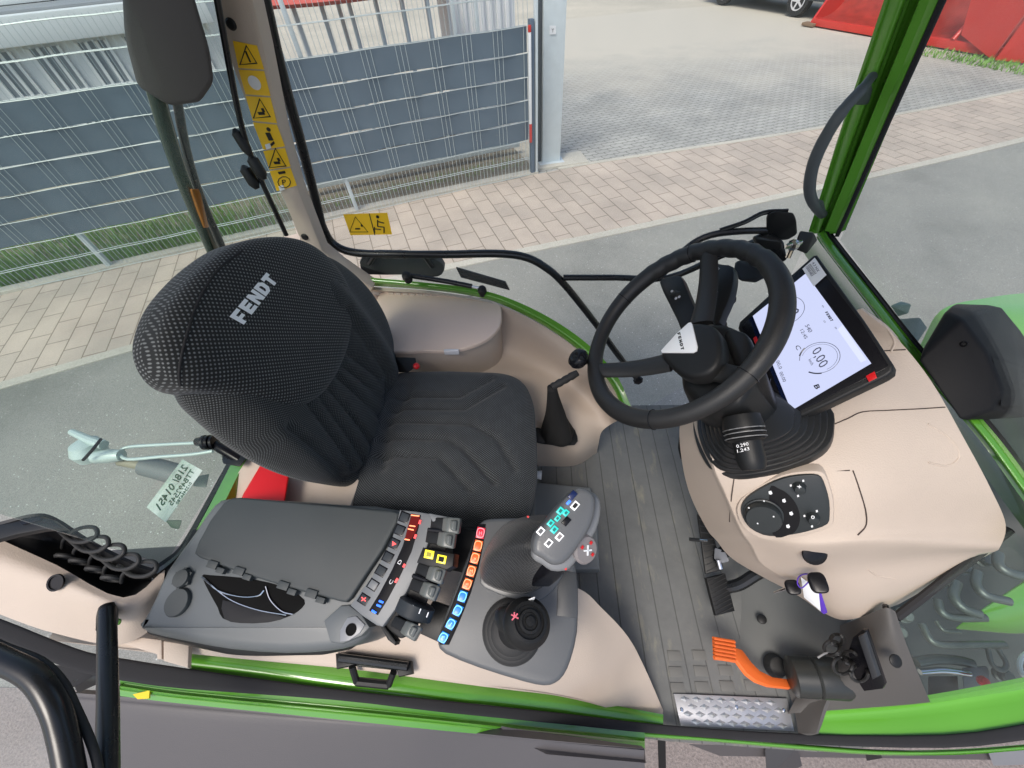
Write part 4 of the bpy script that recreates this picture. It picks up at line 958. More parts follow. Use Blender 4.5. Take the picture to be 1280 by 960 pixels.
# black strut and green clip of the open right door, frame of the open door
od = tube('open_door_frame', [dist(-60, 795, .62), dist(0, 824, .6), (dist(42, 846, .59)), dist(66, 880, .58), dist(80, 925, .57), dist(92, 990, .55)], .0165, BLACKM, n=14)
tube('door_edge_strip', [dist(-60, 775, .63), dist(0, 806, .62), dist(50, 826, .61), dist(78, 852, .6), dist(95, 885, .6), dist(118, 940, .58), dist(130, 1000, .56)], .006, RUBBER, od, n=8)
bm = bmesh.new(); n = (dist(0, 900, .6)-dist(60, 950, .58)).cross(dist(0, 900, .6)-dist(0, 990, .56))
add_prism(bm, [dist(-60, 800, .62), dist(0, 826, .6), dist(40, 848, .59), dist(64, 880, .58), dist(78, 925, .57), dist(90, 990, .55), dist(-60, 990, .55)], n, .003); bobj('door_pane', bm, GLASSC, od, None)
gs = tube('door_gas_strut', [dist(134, 764, .78), dist(134, 800, .74), dist(135, 880, .66), dist(134, 1000, .56)], .0145, BLACKM, n=16, k=1)
bm = bmesh.new(); add_tube(bm, [dist(134, 758, .80), dist(134, 768, .79), dist(134, 782, .77)], [.013, .016, .016], 14); bobj('strut_eye', bm, BLACK, gs)
hull('green_clip', [dist(144, 768, .82), dist(154, 768, .82), dist(158, 774, .82), dist(152, 784, .82), dist(144, 786, .82), dist(148, 776, .80)], GREEN, gs, bev=.002)
hull('door_hinge', [P(56, 830, .42), P(110, 833, .42), P(118, 846, .40), P(92, 862, .38), P(70, 855, .38), P(60, 840, .36)], SEAL, bev=.004)
hull('hinge_arm', [P(88, 850, .40), P(120, 842, .40), P(130, 853, .38), P(96, 868, .36)], BLACKM, bev=.004)
# door striker bracket on the sill
sk = plate('door_striker', [(419, 817), (436, 815), (514, 826), (516, 842), (498, 846), (496, 838), (440, 832), (420, 836)], flat(.452), .012, BLACK, TR, bev=.003)
for a, b in (((440, 833), (446, 853)), ((492, 840), (486, 856))):
    bm = bmesh.new(); add_tube(bm, [P(*a, .455), P(*b, .43)], .007, 8); bobj('hook', bm, BLACK, sk)
bm = bmesh.new(); add_tube(bm, [P(446, 852, .43), P(486, 856, .43)], .008, 8); bobj('cross_bar', bm, BLACK, sk)
bm = bmesh.new(); add_tube(bm, [P(425, 822, .458), P(510, 833, .458)], .008, 10); bobj('hinge_pin', bm, BLACKM, sk)

# ================================================================== SEAT
def mat_fabric(name, scale, dot, base, dotc, rot, thr=.30, sx=1.0):
    m, N, L, b = nodes(name, .85); b.inputs['Sheen Weight'].default_value = .15
    uv = N.new('ShaderNodeUVMap').outputs[0]
    mp = N.new('ShaderNodeMapping'); mp.inputs['Rotation'].default_value = (0, 0, rot); mp.inputs['Scale'].default_value = (scale*sx, scale, 1); L.new(uv, mp.inputs['Vector'])
    v = N.new('ShaderNodeTexVoronoi'); v.voronoi_dimensions = '2D'; v.inputs['Randomness'].default_value = 0; v.inputs['Scale'].default_value = 1; L.new(mp.outputs[0], v.inputs['Vector'])
    f = ramp(N, L, v.outputs['Distance'], [(thr*.55, (1, 1, 1)), (thr, (0, 0, 0))])
    n = noise(N, L, uv, 30, 4)
    dc = mixc(N, L, n, tuple(c*.55 for c in dotc), tuple(c*1.3 for c in dotc))
    c = mixc(N, L, f, base, dc); L.new(c, b.inputs['Base Color'])
    bumpn(N, L, b, f, .5, .0012); return m
FAB_H = mat_fabric('seat_fabric_dots', 150, 0, (.010, .011, .011), (.16, .17, .168), R(45), .31)
FAB_B = mat_fabric('seat_fabric_back', 230, 0, (.010, .011, .011), (.11, .118, .117), R(45), .36)
FAB_C = mat_fabric('seat_fabric_cushion', 240, 0, (.010, .0115, .013), (.10, .112, .122), R(45), .40, .8)
def pillow(name, outline, origin, U, V, W, top, bot, m, parent, rings=26, k=6, ang=180, sm=True):
    """closed cushion: outline (u, v) in metres, W is outward; top(u,v,s) / bot(u,v,s) give heights"""
    U, V, W, origin = Vector(U), Vector(V), Vector(W), Vector(origin)
    ol = smooth_line([(a, b, 0) for a, b in outline], k, True); n = len(ol)
    cx = sum(p.x for p in ol)/n; cy = sum(p.y for p in ol)/n
    verts, faces, uvs = [], [], []
    def add(u, v, h): verts.append(origin+U*u+V*v+W*h); uvs.append((u, v)); return len(verts)-1
    def side(fn, first):
        c = add(cx, cy, fn(cx, cy, 0)); R_ = []
        for r in range(1, rings+1):
            s = r/rings; s = 1-(1-s)**1.6
            R_.append([add(cx+(p.x-cx)*s, cy+(p.y-cy)*s, fn(cx+(p.x-cx)*s, cy+(p.y-cy)*s, s)) for p in ol])
        return c, R_
    c1, T_ = side(top, True); c2, B_ = side(bot, False)
    for c, Rn, fl in ((c1, T_, 1), (c2, B_, -1)):
        for i in range(n):
            a = (c, Rn[0][i], Rn[0][(i+1) % n]); faces.append(a if fl > 0 else a[::-1])
        for r in range(len(Rn)-1):
            for i in range(n):
                a = (Rn[r][i], Rn[r+1][i], Rn[r+1][(i+1) % n], Rn[r][(i+1) % n]); faces.append(a if fl > 0 else a[::-1])
    for i in range(n):
        a, b = T_[-1], B_[-1]; faces.append((a[i], b[i], b[(i+1) % n], a[(i+1) % n]))
    for c_, Rn in ((c1, T_), (c2, B_)):
        for i in range(n):
            dx, dy = ol[i].x-cx, ol[i].y-cy; dl = math.hypot(dx, dy); prev = verts[c_]; acc = 0
            for r in range(len(Rn)):
                q_ = Rn[r][i]; acc += (verts[q_]-prev).length; prev = verts[q_]; uvs[q_] = (cx+dx/dl*acc, cy+dy/dl*acc)
    me = bpy.data.meshes.new(name); me.from_pydata(verts, [], faces)
    uvl = me.uv_layers.new(name='UVMap')
    for l in me.loops: uvl.data[l.index].uv = uvs[l.vertex_index]
    bm = bmesh.new(); bm.from_mesh(me); bmesh.ops.recalc_face_normals(bm, faces=bm.faces[:]); bm.to_mesh(me); bm.free()
    return link(name, me, m, parent, ang)
def segd(u, v, a, b):
    ax, ay = a; bx_, by = b; dx, dy = bx_-ax, by-ay
    t = max(0, min(1, ((u-ax)*dx+(v-ay)*dy)/(dx*dx+dy*dy))); return math.hypot(u-ax-t*dx, v-ay-t*dy)
def groove(u, v, line, w_, depth):
    d = min(segd(u, v, a, b) for a, b in zip(line[:-1], line[1:])); return -depth*math.exp(-(d/w_)**2)
SEAT = empty('driver_seat', (-.25, .57, 0), 'black cloth driver seat with dotted headrest and white lettering, standing beside the armrest console', 'seat')
# cushion, u = x, v = y
oc = [(-.46, .36), (-.30, .335), (-.15, .325), (-.06, .322), (-.018, .345), (.004, .42), (.008, .52), (.005, .62), (-.002, .70), (-.03, .765), (-.09, .80), (-.20, .81), (-.32, .815), (-.46, .80), (-.52, .70), (-.53, .58), (-.52, .45)]
lines = [[(-.42, .70), (-.22, .695), (-.13, .76)], [(-.42, .655), (-.20, .65), (-.09, .735)], [(-.42, .61), (-.18, .60), (-.10, .55), (-.05, .46)], [(-.42, .555), (-.24, .55), (-.19, .52), (-.10, .42)], [(-.42, .50), (-.25, .495), (-.16, .40)]]
def c_top(u, v, s):
    h = .055*(1-s**5)**.5*1.0 if s < 1 else 0
    h += .012*math.exp(-((v-.36)/.05)**2)+.012*math.exp(-((v-.79)/.05)**2)
    for l in lines: h += groove(u, v, l, .009, .014)
    h += groove(u, v, [(-.40, .47), (-.42, .60), (-.38, .72)], .02, .018)
    h *= 1
    return h if s < 1 else 0
cu = pillow('cushion', oc, (0, 0, .455), (1, 0, 0), (0, 1, 0), (0, 0, 1), c_top, lambda u, v, s: -.075*(1-s**8)**.5 if s < 1 else 0, FAB_C, SEAT, rings=44, k=8)
# backrest: u = y, v = height along the lean
BO = Vector((-.47, .58, .44)); BV = Vector((-.20, 0, 1)).normalized(); BW = Vector((1, 0, .20)).normalized(); BU = Vector((0, 1, 0))
ob = [(-.19, .0), (0, -.02), (.19, .0), (.235, .06), (.255, .16), (.262, .27), (.25, .37), (.21, .46), (.12, .52), (0, .53), (-.12, .52), (-.20, .46), (-.24, .37), (-.255, .27), (-.25, .16), (-.23, .06)]
bl = [[(-.055, .30), (-.10, .07)], [(-.02, .29), (-.045, .05)], [(.02, .29), (.045, .05)], [(.055, .30), (.10, .07)], [(-.09, .32), (-.14, .10)], [(.09, .32), (.14, .10)]]
def proj_uv(pts, lift):
    pl_ = Plane(BO+BW*lift, BO+BW*lift+BU, BO+BW*lift+BV)
    r_ = []
    for q in pts:
        d_ = pl_.at(*q)-BO; r_.append((d_.dot(BU), d_.dot(BV)))
    return r_
ob = proj_uv([(445, 606), (400, 604), (350, 590), (300, 562), (255, 525), (232, 500), (226, 470), (240, 430), (290, 370), (345, 330), (395, 318), (430, 335), (460, 365), (480, 400), (490, 440), (489, 480), (474, 535), (460, 575)], .0)
def b_top(u, v, s):
    if s >= 1: return 0
    h = .05*(1-s**4)**.5+.032*math.exp(-((abs(u)-.20)/.055)**2)*(1-s**6)
    for l in bl: h += groove(u, v, l, .008, .011)
    h += groove(u, v, [(-.17, .34), (-.165, .10), (-.10, .03), (0, .02), (.10, .03), (.165, .10), (.17, .34)], .012, .014)
    return h
bk = pillow('backrest', ob, BO, BU, BV, BW, b_top, lambda u, v, s: -.075*(1-s**6)**.5 if s < 1 else 0, FAB_B, SEAT, rings=40, k=7)
# headrest shield, bulging forward over the top of the backrest
oh = [(0, .235), (.10, .25), (.17, .30), (.20, .37), (.21, .45), (.20, .53), (.155, .60), (.07, .64), (-.03, .645), (-.13, .62), (-.20, .56), (-.235, .48), (-.23, .40), (-.20, .32), (-.12, .255)]
oh = proj_uv([(350, 512), (310, 506), (262, 494), (222, 488), (198, 470), (186, 440), (190, 408), (208, 372), (246, 332), (290, 305), (340, 298), (376, 306), (405, 328), (426, 360), (432, 400), (421, 445), (402, 482), (380, 503)], .022)
def h_top(u, v, s): return .085*(1-s**2.6)**.55-.06*max(0, (v-.42)/.2)**2*.6 if s < 1 else -.04
hd = pillow('headrest', oh, BO, BU, BV, BW, lambda u, v, s: (.036+.034*(1-s**7)**.5) if s < 1 else .034, lambda u, v, s: -.005-.035*(1-s**4)**.5 if s < 1 else .010, FAB_H, SEAT, rings=36, k=7)
bv = surf_bvh(hd)
sm_ = [hit(bv, *q, .0) for q in ((226, 482), (224, 466), (228, 440), (236, 410), (250, 372), (272, 338), (302, 314))]
tube('headrest_seam', [q for q in sm_ if q], .0022, mat('seam_black', (.006, .006, .007), .8), SEAT, n=6, k=6)
bv = surf_bvh(hd); pa, pb_, pc = hit(bv, 304, 406, .001), hit(bv, 347, 351, .001), hit(bv, 286, 396, .001)
if pa and pb_ and pc:
    nn = (pb_-pa).cross(pc-pa).normalized(); nn = nn if nn.dot(CAM-pa) > 0 else -nn
    bm = block_word('FENDT', pa, pb_, pc, nn, .0008)
    bmesh.ops.subdivide_edges(bm, edges=[e for e in bm.edges if e.calc_length() > .006], cuts=2)
    bvs = bv
    for v in bm.verts:
        q = bvs.ray_cast(v.co+nn*.05, -nn)
        if q[0] is not None: v.co = q[0]+nn*(.0012 + ((v.co-pa).dot(nn)+.0008)*.5)
    bobj('lettering', bm, mat('print_white', (.9, .92, .92), .5), hd, None)
# pedestal and base under the cushion
hull('pedestal', [Vector((x, y, z)) for x, y, z in ((-.40, .40, .05), (-.08, .40, .05), (-.08, .74, .05), (-.40, .74, .05), (-.44, .38, .36), (-.06, .38, .36), (-.06, .77, .36), (-.44, .77, .36))], BLACK, SEAT, bev=.01)
hull('base_plate', [Vector((x, y, z)) for x, y, z in ((-.46, .38, .0), (.02, .38, .0), (.02, .76, .0), (-.46, .76, .0), (-.46, .38, .05), (.0, .38, .05), (.0, .76, .05), (-.46, .76, .05))], mat('floor_rubber_plain', (.145, .145, .135), .6), SEAT, bev=.006)
plate('seat_plinth', [(640, 600), (668, 602), (738, 609), (746, 640), (750, 712), (640, 712)], flat(.045), .04, mat('plinth_grey', (.19, .20, .20), .55, var=.06, bump=.2), SEAT, bev=.008, seg=3)
hull('side_adjuster', [P(385, 612, .46), P(415, 608, .46), P(455, 622, .46), P(450, 632, .46), P(392, 626, .46), P(400, 620, .42)], mat('olive_grey', (.05, .055, .05), .4), SEAT, bev=.003)
bm = bmesh.new(); add_tube(bm, [P(655, 592, .30), P(666, 593, .30), P(677, 594, .30)], [.008, .010, .014], 14); bobj('adjuster_knob', bm, WHITE, SEAT)
# belt buckle
bb = hull('belt_buckle', [P(494, 446, .53), P(520, 447, .53), P(522, 458, .53), P(510, 466, .53), P(496, 466, .50), P(500, 452, .49)], BLACK, None, bev=.003)
bb.location = (0, 0, 0); tag(bb, 'black seat belt buckle with a red button between the seat and the beige box', 'seat belt')
bm = bmesh.new(); add_lathe(bm, P(520, 458, .535), (.5, -.2, .6), [(.006, -.004), (.010, 0), (.010, .006), (.006, .010), (0, .011)], 14); bobj('button', bm, REDB, bb)
# red box behind the seat
rb_ = hull('red_case', [P(301, 622, .55), P(326, 580, .55), P(362, 594, .55), P(356, 630, .55), P(300, 632, .55), P(312, 620, .42), P(360, 600, .42), P(330, 585, .42)], REDB, None, bev=.006)
tag(rb_, 'shiny red plastic case wedged between the seat back and the console', 'case')

# ================================================================== DASHBOARD
dash = empty('dashboard', (.7, .45, 0), 'beige moulded dashboard with dark seams behind the steering wheel', 'dashboard')
DG = [
 [(900, 478, .66), (925, 455, .70), (975, 430, .745), (1030, 402, .80), (1076, 386, .85)],
 [(866, 500, .63), (910, 485, .69), (980, 462, .74), (1070, 425, .80), (1119, 421, .835)],
 [(850, 530, .60), (890, 525, .715), (985, 520, .735), (1085, 478, .79), (1163, 475, .80)],
 [(853, 580, .52), (890, 578, .68), (985, 570, .72), (1090, 545, .765), (1206, 550, .75)],
 [(864, 622, .42), (905, 616, .625), (990, 612, .69), (1100, 605, .725), (1238, 610, .67)],
 [(884, 662, .33), (925, 662, .55), (1010, 668, .625), (1110, 660, .65), (1257, 655, .57)],
 [(915, 696, .26), (952, 700, .45), (1030, 705, .53), (1110, 695, .55), (1247, 686, .50)],
 [(955, 722, .20), (985, 727, .34), (1040, 735, .42), (1100, 735, .44), (1192, 717, .42)],
 [(1000, 745, .16), (1026, 765, .22), (1054, 775, .28), (1088, 768, .33), (1124, 755, .36)]]
DG.insert(6, [(895, 675, .305), (938, 681, .500), (1013, 685, .600), (1110, 679, .628), (1250, 684, .545)])
DG[7] = [(915, 698, .255), (952, 705, .42), (1030, 710, .505), (1110, 703, .515), (1238, 692, .47)]
def crease(r):
    a, b, c = r[0], r[1], r[2]; L3 = lambda p, q, t, d: tuple(x*(1-t)+y*t for x, y in zip(p, q))[:2]+(p[2]*(1-t)+q[2]*t+d,)
    return [a, L3(a, b, .85, .0), b, L3(b, c, .12, .004)]+list(r[2:])
DG = [crease(r) for r in DG]
body = patch('cowl', DG, BEIGE, dash, k=6, thick=.014)
BD = surf_bvh(body)
def H(px, py, lift=0):
    q = hit(BD, px, py, lift)
    return q if q is not None else P(px, py, .6)
SEAM = mat('seam_brown', (.05, .035, .03), .8)
for pts in ([(1041, 531), (1060, 523), (1078, 515), (1110, 513), (1150, 511), (1181, 509)], [(1100, 439), (1115, 438), (1132, 437)], [(1066, 588), (1074, 611), (1082, 639), (1082, 657), (1072, 669)], [(918, 594), (914, 625), (912, 652)], [(968, 588), (1010, 590), (1062, 588)]):
    bm = bmesh.new(); add_tube(bm, smooth_line([H(*q, .0003) for q in pts], 6), .0012, 6); bobj('panel_seam', bm, SEAM, dash)
for pts in ([(1100, 402), (1112, 415), (1118, 428), (1114, 440)], [(1160, 530), (1188, 548), (1200, 570), (1185, 582), (1160, 578)], [(1085, 712), (1098, 720), (1120, 724)]):
    bm = bmesh.new(); add_tube(bm, smooth_line([H(*q, -.0008) for q in pts], 6), .0022, 8); bobj('moulded_rib', bm, BEIGE, dash)
# raised lower panel edge of the control island
def surf_plate(name, px, m, parent, lift, depth, bev=.001, smooth=0):
    """plate lying on the dashboard skin, following it"""
    pts = [H(x, y, 0) for x, y in px]
    c = sum(pts, Vector())/len(pts); a = Vector()
    for i in range(len(pts)): a += (pts[i]-c).cross(pts[(i+1) % len(pts)]-c)
    n = a.normalized(); n = n if n.dot(CAM-c) > 0 else -n
    pl_ = Plane(c, c+frame_at(n)[0], c+frame_at(n)[1])
    return plate(name, px, pl_, depth, m, parent, bev=bev, lift=lift, smooth=smooth), pl_
isl = [(926, 637), (929, 628), (938, 619), (958, 607), (978, 598.6), (997.5, 594.8), (1017, 594), (1027, 597.5), (1032.5, 609.5), (1037, 627), (1037.4, 645.6), (1034.7, 655.5), (1019.4, 662), (995, 668), (971, 670.8), (953.8, 669), (937, 660), (928.6, 648)]
ring_ = [(981+(x-981)*1.10, 632+(y-632)*1.14) for x, y in isl]
o_, _ = surf_plate('island_rim', ring_, BEIGE, dash, .012, .03, .005, 2)
ctl = empty('climate_panel', tuple(H(980, 632)), 'black climate control panel with a large dial and two small knobs on the dashboard', 'control panel')
PANB = mat('panel_black', (.022, .026, .027), .42, bump=.2)
o_, PI = surf_plate('panel', isl, PANB, ctl, .016, .012, .002, 2)
def circ(pl_, cx, cy, r, n=32, lift=0, a0=0, a1=360):
    c = pl_.at(cx, cy, lift); e = pl_.at(cx+1, cy, lift); u = (e-c).normalized(); v = pl_.n.cross(u)
    return c, u, v
bigd, u_, v_ = circ(PI, 953.8, 642.4, 24, lift=.016); rr = (PI.at(977, 642.4, .016)-bigd).length
bm = bmesh.new()
arc = [(962, 612), (975, 612), (987, 620), (996, 632), (1000, 647), (997, 660), (988, 668), (966, 668)]
o2 = plate('gloss_arc', arc, PI, .003, BLACKG, ctl, bev=0, lift=.0175, smooth=4)
bm = bmesh.new(); add_lathe(bm, bigd, PI.n, [(rr*1.10, 0), (rr*1.10, .003), (rr*1.02, .004), (rr*1.0, .018), (rr*.94, .021), (.002, .0215)], 40); dl = bobj('dial', bm, PANB, ctl, 50)
for x, y in ((936, 634.5), (955, 626), (967, 645.5), (947, 654)):
    bm = bmesh.new(); add_lathe(bm, PI.at(x, y, .037), PI.n, [(.0015, 0), (.0015, .0012)], 8); bobj('dial_dot', bm, WHITE, dl)
for x, y in ((963, 616), (980, 626), (989, 642), (985, 658)):
    bm = bmesh.new(); add_prism(bm, [PI.at(x+a, y+b, .0185) for a, b in ((-2.4, -1.4), (1, -2.6), (2.6, .8), (.8, 2.4), (-1.8, 1.6))], PI.n, .0008); bobj('fan_symbol', bm, WHITE, ctl)
for (x, y), sy in (((999, 608.5), 0), ((1016, 646.5), 1)):
    c, _, _ = circ(PI, x, y, 8, lift=.016); r2 = (PI.at(x+8, y, .016)-c).length
    bm = bmesh.new(); add_lathe(bm, c, PI.n, [(r2*1.15, 0), (r2*1.1, .002), (r2, .003), (r2*.95, .012), (r2*.8, .014), (.001, .0145)], 28); kn = bobj('knob', bm, PANB, ctl, 50)
    bm = bmesh.new()
    if sy: add_tube(bm, [PI.at(x+1.8*math.cos(t*.785), y+1.8*math.sin(t*.785), .031) for t in range(8)], .0008, 6, closed=True)
    else:
        add_prism(bm, [PI.at(x-3.2, y-.6, .031), PI.at(x, y-1, .031), PI.at(x+.5, y-3, .031), PI.at(x+1, y-.8, .031), PI.at(x+3.2, y+.4, .031), PI.at(x+.8, y+.9, .031), PI.at(x, y+3, .031), PI.at(x-.5, y+.8, .031)], PI.n, .0006)
    bobj('knob_symbol', bm, WHITE, kn)
    for a, b in ((5, -7.5), (-10.5, -1.5), (-1.5, 11.5) if not sy else (-1, 11.5)):
        bm = bmesh.new(); add_prism(bm, [PI.at(x+a+i, y+b+j, .0172) for i, j in ((-1.4, -.8), (.9, -1.6), (1.5, .9), (-.8, 1.5))], PI.n, .0006); bobj('panel_symbol', bm, WHITE, ctl)
# steering column boot: stacked oval folds
bt0 = [(866, 528), (869, 550), (877, 570), (890, 586), (912, 594), (945, 592), (985, 583), (1020, 568), (1038, 552), (1043, 530), (1038, 508), (1000, 480), (920, 460), (870, 500)]
boot = empty('column_boot', tuple(H(950, 540)), 'black ribbed rubber boot around the steering column foot on the beige dashboard', 'rubber boot')
for i in range(7):
    f = 1-.075*i; cx, cy = 935, 512
    px = [(cx+(x-cx)*f, cy+(y-cy)*f) for x, y in bt0]
    surf_plate('boot_base' if i == 0 else 'boot_fold', px, mat('boot_rubber', (.016, .017, .018), .33), boot, .012+.009*i, .02 if i == 0 else .011, .0035, 3)

# ================================================================== STEERING
WC = Vector((.275, .577, .867)); WN = Vector((-.7071, .02, .7071)).normalized(); WU = Vector((0, 1, 0)); WV = WN.cross(WU).normalized()
if WV.x < 0: WV = -WV            # forward / up the wheel
WP = Plane(WC, WC+WU, WC+WV)
def W(px, py, lift=0): return WP.at(px, py, lift)
LEATH = mat('wheel_leather', (.016, .016, .016), .48, var=.15, vs_=30, bump=.4, bs=450)
whl = empty('steering_wheel', tuple(WC), 'black three spoke steering wheel with white badge and spinner knob', 'steering wheel')
bm = bmesh.new(); pts, rad = [], []
for i in range(120):
    a = 2*math.pi*i/120; q = 0
    # finger waves on the inner left side
    d_ = abs(((a-math.radians(40)+math.pi) % (2*math.pi))-math.pi)
    rad.append(.0178+.0012*math.cos(a*3)); pts.append(WC+(WU*math.cos(a)+WV*math.sin(a))*.190)
    if d_ < .75: pts[-1] += (WU*math.cos(a)+WV*math.sin(a))*(.0016*math.cos(i*1.9))
add_tube(bm, pts, rad, 16, closed=True); bobj('rim', bm, LEATH, whl, 180)
for a in (28, 152, 205, 335):
    v = (WU*math.cos(R(a))+WV*math.sin(R(a))); t = WN.cross(v)
    bm = bmesh.new(); add_tube(bm, [WC+v*.190+(v*math.cos(k*.5236)+WN*math.sin(k*.5236))*.0186 for k in range(12)], .0007, 6, closed=True); bobj('rim_seam', bm, BLACKG, whl)
def spoke(pxa, pxb, w0, w1, la, lb):
    A_, B_ = W(*pxa, la), W(*pxb, lb); d = (B_-A_).normalized(); s = WN.cross(d).normalized(); bm = bmesh.new(); rr = []
    for t in [i/8 for i in range(9)]:
        c = A_*(1-t)+B_*t-WN*(.010*math.sin(t*math.pi)); w_ = w0*(1-t)+w1*t; h = .009
        rr.append([bm.verts.new(c+s*(w_*math.cos(k*math.pi/6))*1.0+WN*(h*math.sin(k*math.pi/6))) for k in range(12)])
    for a, b in zip(rr[:-1], rr[1:]): ring_join(bm, a, b)
    bm.faces.new(rr[0]); bm.faces.new(rr[-1]); return bobj('spoke', bm, LEATH, whl, 60)
spoke((876, 405), (886, 318), .024, .018, -.02, .0)
spoke((840, 452), (748, 463), .023, .018, -.02, .0)
spoke((890, 462), (930, 468), .020, .016, -.02, .0)
hub = [(825, 441), (838, 425), (850, 411), (862, 401), (876, 400), (892, 404), (902, 418), (904, 440), (898, 458), (884, 470), (862, 474), (846, 466), (832, 453)]
hub = [(866+(x-866)*.93, 437+(y-437)*.93) if x > 850 else (x, y) for x, y in hub]
hb_ = plate('hub', hub, WP, .030, BLACK, whl, bev=.010, seg=3, lift=.004, smooth=3)
bd = plate('badge', [(827, 440.5), (826, 438), (845, 417), (860, 403.5), (863.5, 402.5), (865, 405), (871.5, 433), (870.5, 438), (866, 440.5)], WP, .003, mat('badge_white', (.85, .86, .86), .15, coat=.5), hb_, bev=.001, lift=.0075)
pa, pb_, pc = W(846.5, 416.5, .0078), W(851.5, 438, .0078), W(850, 415, .0078)
bobj('badge_lettering', block_word('FENDT', pa, pb_, pc, WP.n, .0004, .25), INK, hb_, None)
# spinner knob
bm = bmesh.new(); c = W(721, 447, .05); add_cyl(bm, W(735, 452, .0), c-WN*.02, .007, n=10)
add_lathe(bm, c-WN*.022, WN, [(.012, 0), (.021, .006), (.0245, .016), (.0225, .026), (.014, .032), (.007, .029), (0, .028)], 26); bobj('spinner_knob', bm, BLACKG, whl, 60)
bm = bmesh.new(); add_prism(bm, [W(712, 443, .057), W(716, 450, .057), W(730, 449, .057), W(727, 445, .057)], WP.n, .002, .0008); bobj('knob_symbol', bm, WHITE if 0 else BLACK, whl)

col_ = empty('steering_column', tuple(WC+Vector((.14, 0, -.14))), 'black plastic steering column shroud with switch stalks under the wheel', 'steering column')
def WL(px, py, lift): return W(px, py, lift)
hull('shroud', [WL(858, 418, -.05), WL(886, 402, -.05), WL(915, 405, -.05), WL(938, 425, -.05), WL(945, 470, -.05), WL(925, 505, -.05), WL(880, 515, -.05), WL(850, 480, -.05),
     P(885, 430, .74), P(960, 470, .76), P(985, 530, .735), P(958, 560, .72), P(912, 556, .70), P(868, 520, .70), P(860, 470, .72)], BLACK, col_, bev=.014, seg=4)
hull('upper_cover', [WL(905, 405, -.035), WL(935, 415, -.035), WL(960, 470, -.06), WL(930, 470, -.035), P(975, 520, .77), P(925, 530, .765), P(900, 500, .77), P(968, 500, .79)], BLACK, col_, bev=.008)
# right-hand stalk with the ribbed collar and rounded end
a, b = P(929, 534, .815), P(940, 580, .79)
ax = (b-a).normalized(); L_ = (b-a).length
bm = bmesh.new(); add_lathe(bm, a, ax, [(.030, -.02), (.033, .0), (.033, .006), (.030, .008), (.030, .012), (.033, .014), (.029, .018), (.029, .020), (.031, .022), (.0235, .026), (.023, L_-.006), (.021, L_+.004), (.018, L_+.010), (.001, L_+.0115)], 32)
stalk = bobj('light_stalk', bm, BLACK, col_, 35)
for h in (.004, .011, .019):
    bm = bmesh.new(); u, v = frame_at(ax); add_tube(bm, [a+ax*h+(u*math.cos(t*.3927)+v*math.sin(t*.3927))*(.033) for t in range(16)], .0009, 6, closed=True); bobj('collar_ring', bm, MATS['lever_mark_grey'] if 'lever_mark_grey' in MATS else mat('lever_mark_grey', (.22, .22, .22), .3), stalk)
cn = (CAM-(a+b)/2); cn = (cn-ax*cn.dot(ax)).normalized()
SPl = Plane((a+b)/2+cn*.0245, (a+b)/2+cn*.0245+ax, (a+b)/2+cn*.0245+ax.cross(cn))
word('stalk_text', '0.290', WHITE, stalk, SPl.at(921, 560), SPl.at(936, 556.5), SPl.at(920, 556), SPl.n, .0006)
word('stalk_text', '1.243', WHITE, stalk, SPl.at(922, 566), SPl.at(937, 562.5), SPl.at(921, 562), SPl.n, .0006)
# left stalks
lp = Plane(WC-WN*.045, WC-WN*.045+WU, WC-WN*.045+WV)
sl = plate('shuttle_lever', [(824, 353), (832, 346), (848, 344), (854, 350), (866, 380), (882, 408), (868, 430), (856, 424), (846, 400), (834, 376)], lp, .018, BLACK, col_, bev=.004, smooth=2)
for q in ((840, 364), (845, 373), (849, 371)):
    bm = bmesh.new(); add_lathe(bm, lp.at(*q), lp.n, [(.0035, 0), (.003, .0012)], 8); bobj('lever_mark', bm, MATS['rim_silver'], sl)
hull('lever_switch', [lp.at(836, 369, .002), lp.at(844, 362, .002), lp.at(852, 365, .002), lp.at(848, 370, .002), lp.at(840, 372, .002), lp.at(844, 366, .008)], BLACK, sl, bev=.001)
rs = plate('indicator_stalk', [(892, 332), (904, 330), (916, 333), (917, 350), (912, 372), (904, 390), (899, 402), (890, 402), (892, 370)], lp, .020, BLACK, col_, bev=.004, smooth=2, lift=-.01)
word('stalk_symbol', '><', WHITE, rs, lp.at(894, 340, -.0095), lp.at(898, 334, -.0095), lp.at(896, 342, -.0095), lp.n, .0006)
word('stalk_symbol', '#', WHITE, rs, lp.at(894, 368, -.0095), lp.at(897.5, 366, -.0095), lp.at(893.5, 362, -.0095), lp.n, .0006)
bm = bmesh.new(); c = P(912, 374, .83); add_lathe(bm, c, (-.1, -.3, 1), [(.008, -.03), (.012, -.01), (.014, .0), (.0125, .005), (.009, .004), (.0, .003)], 20); bobj('push_knob', bm, BLACK, col_)
bm = bmesh.new(); c = P(897, 402, .80)
for i in range(4): add_lathe(bm, c+Vector((.0, -.012*i+.01, -.002*i)), (0, 1, 0), [(.015, 0), (.018, .003), (.015, .006)], 18)
bobj('bellows', bm, RUBBER, col_)

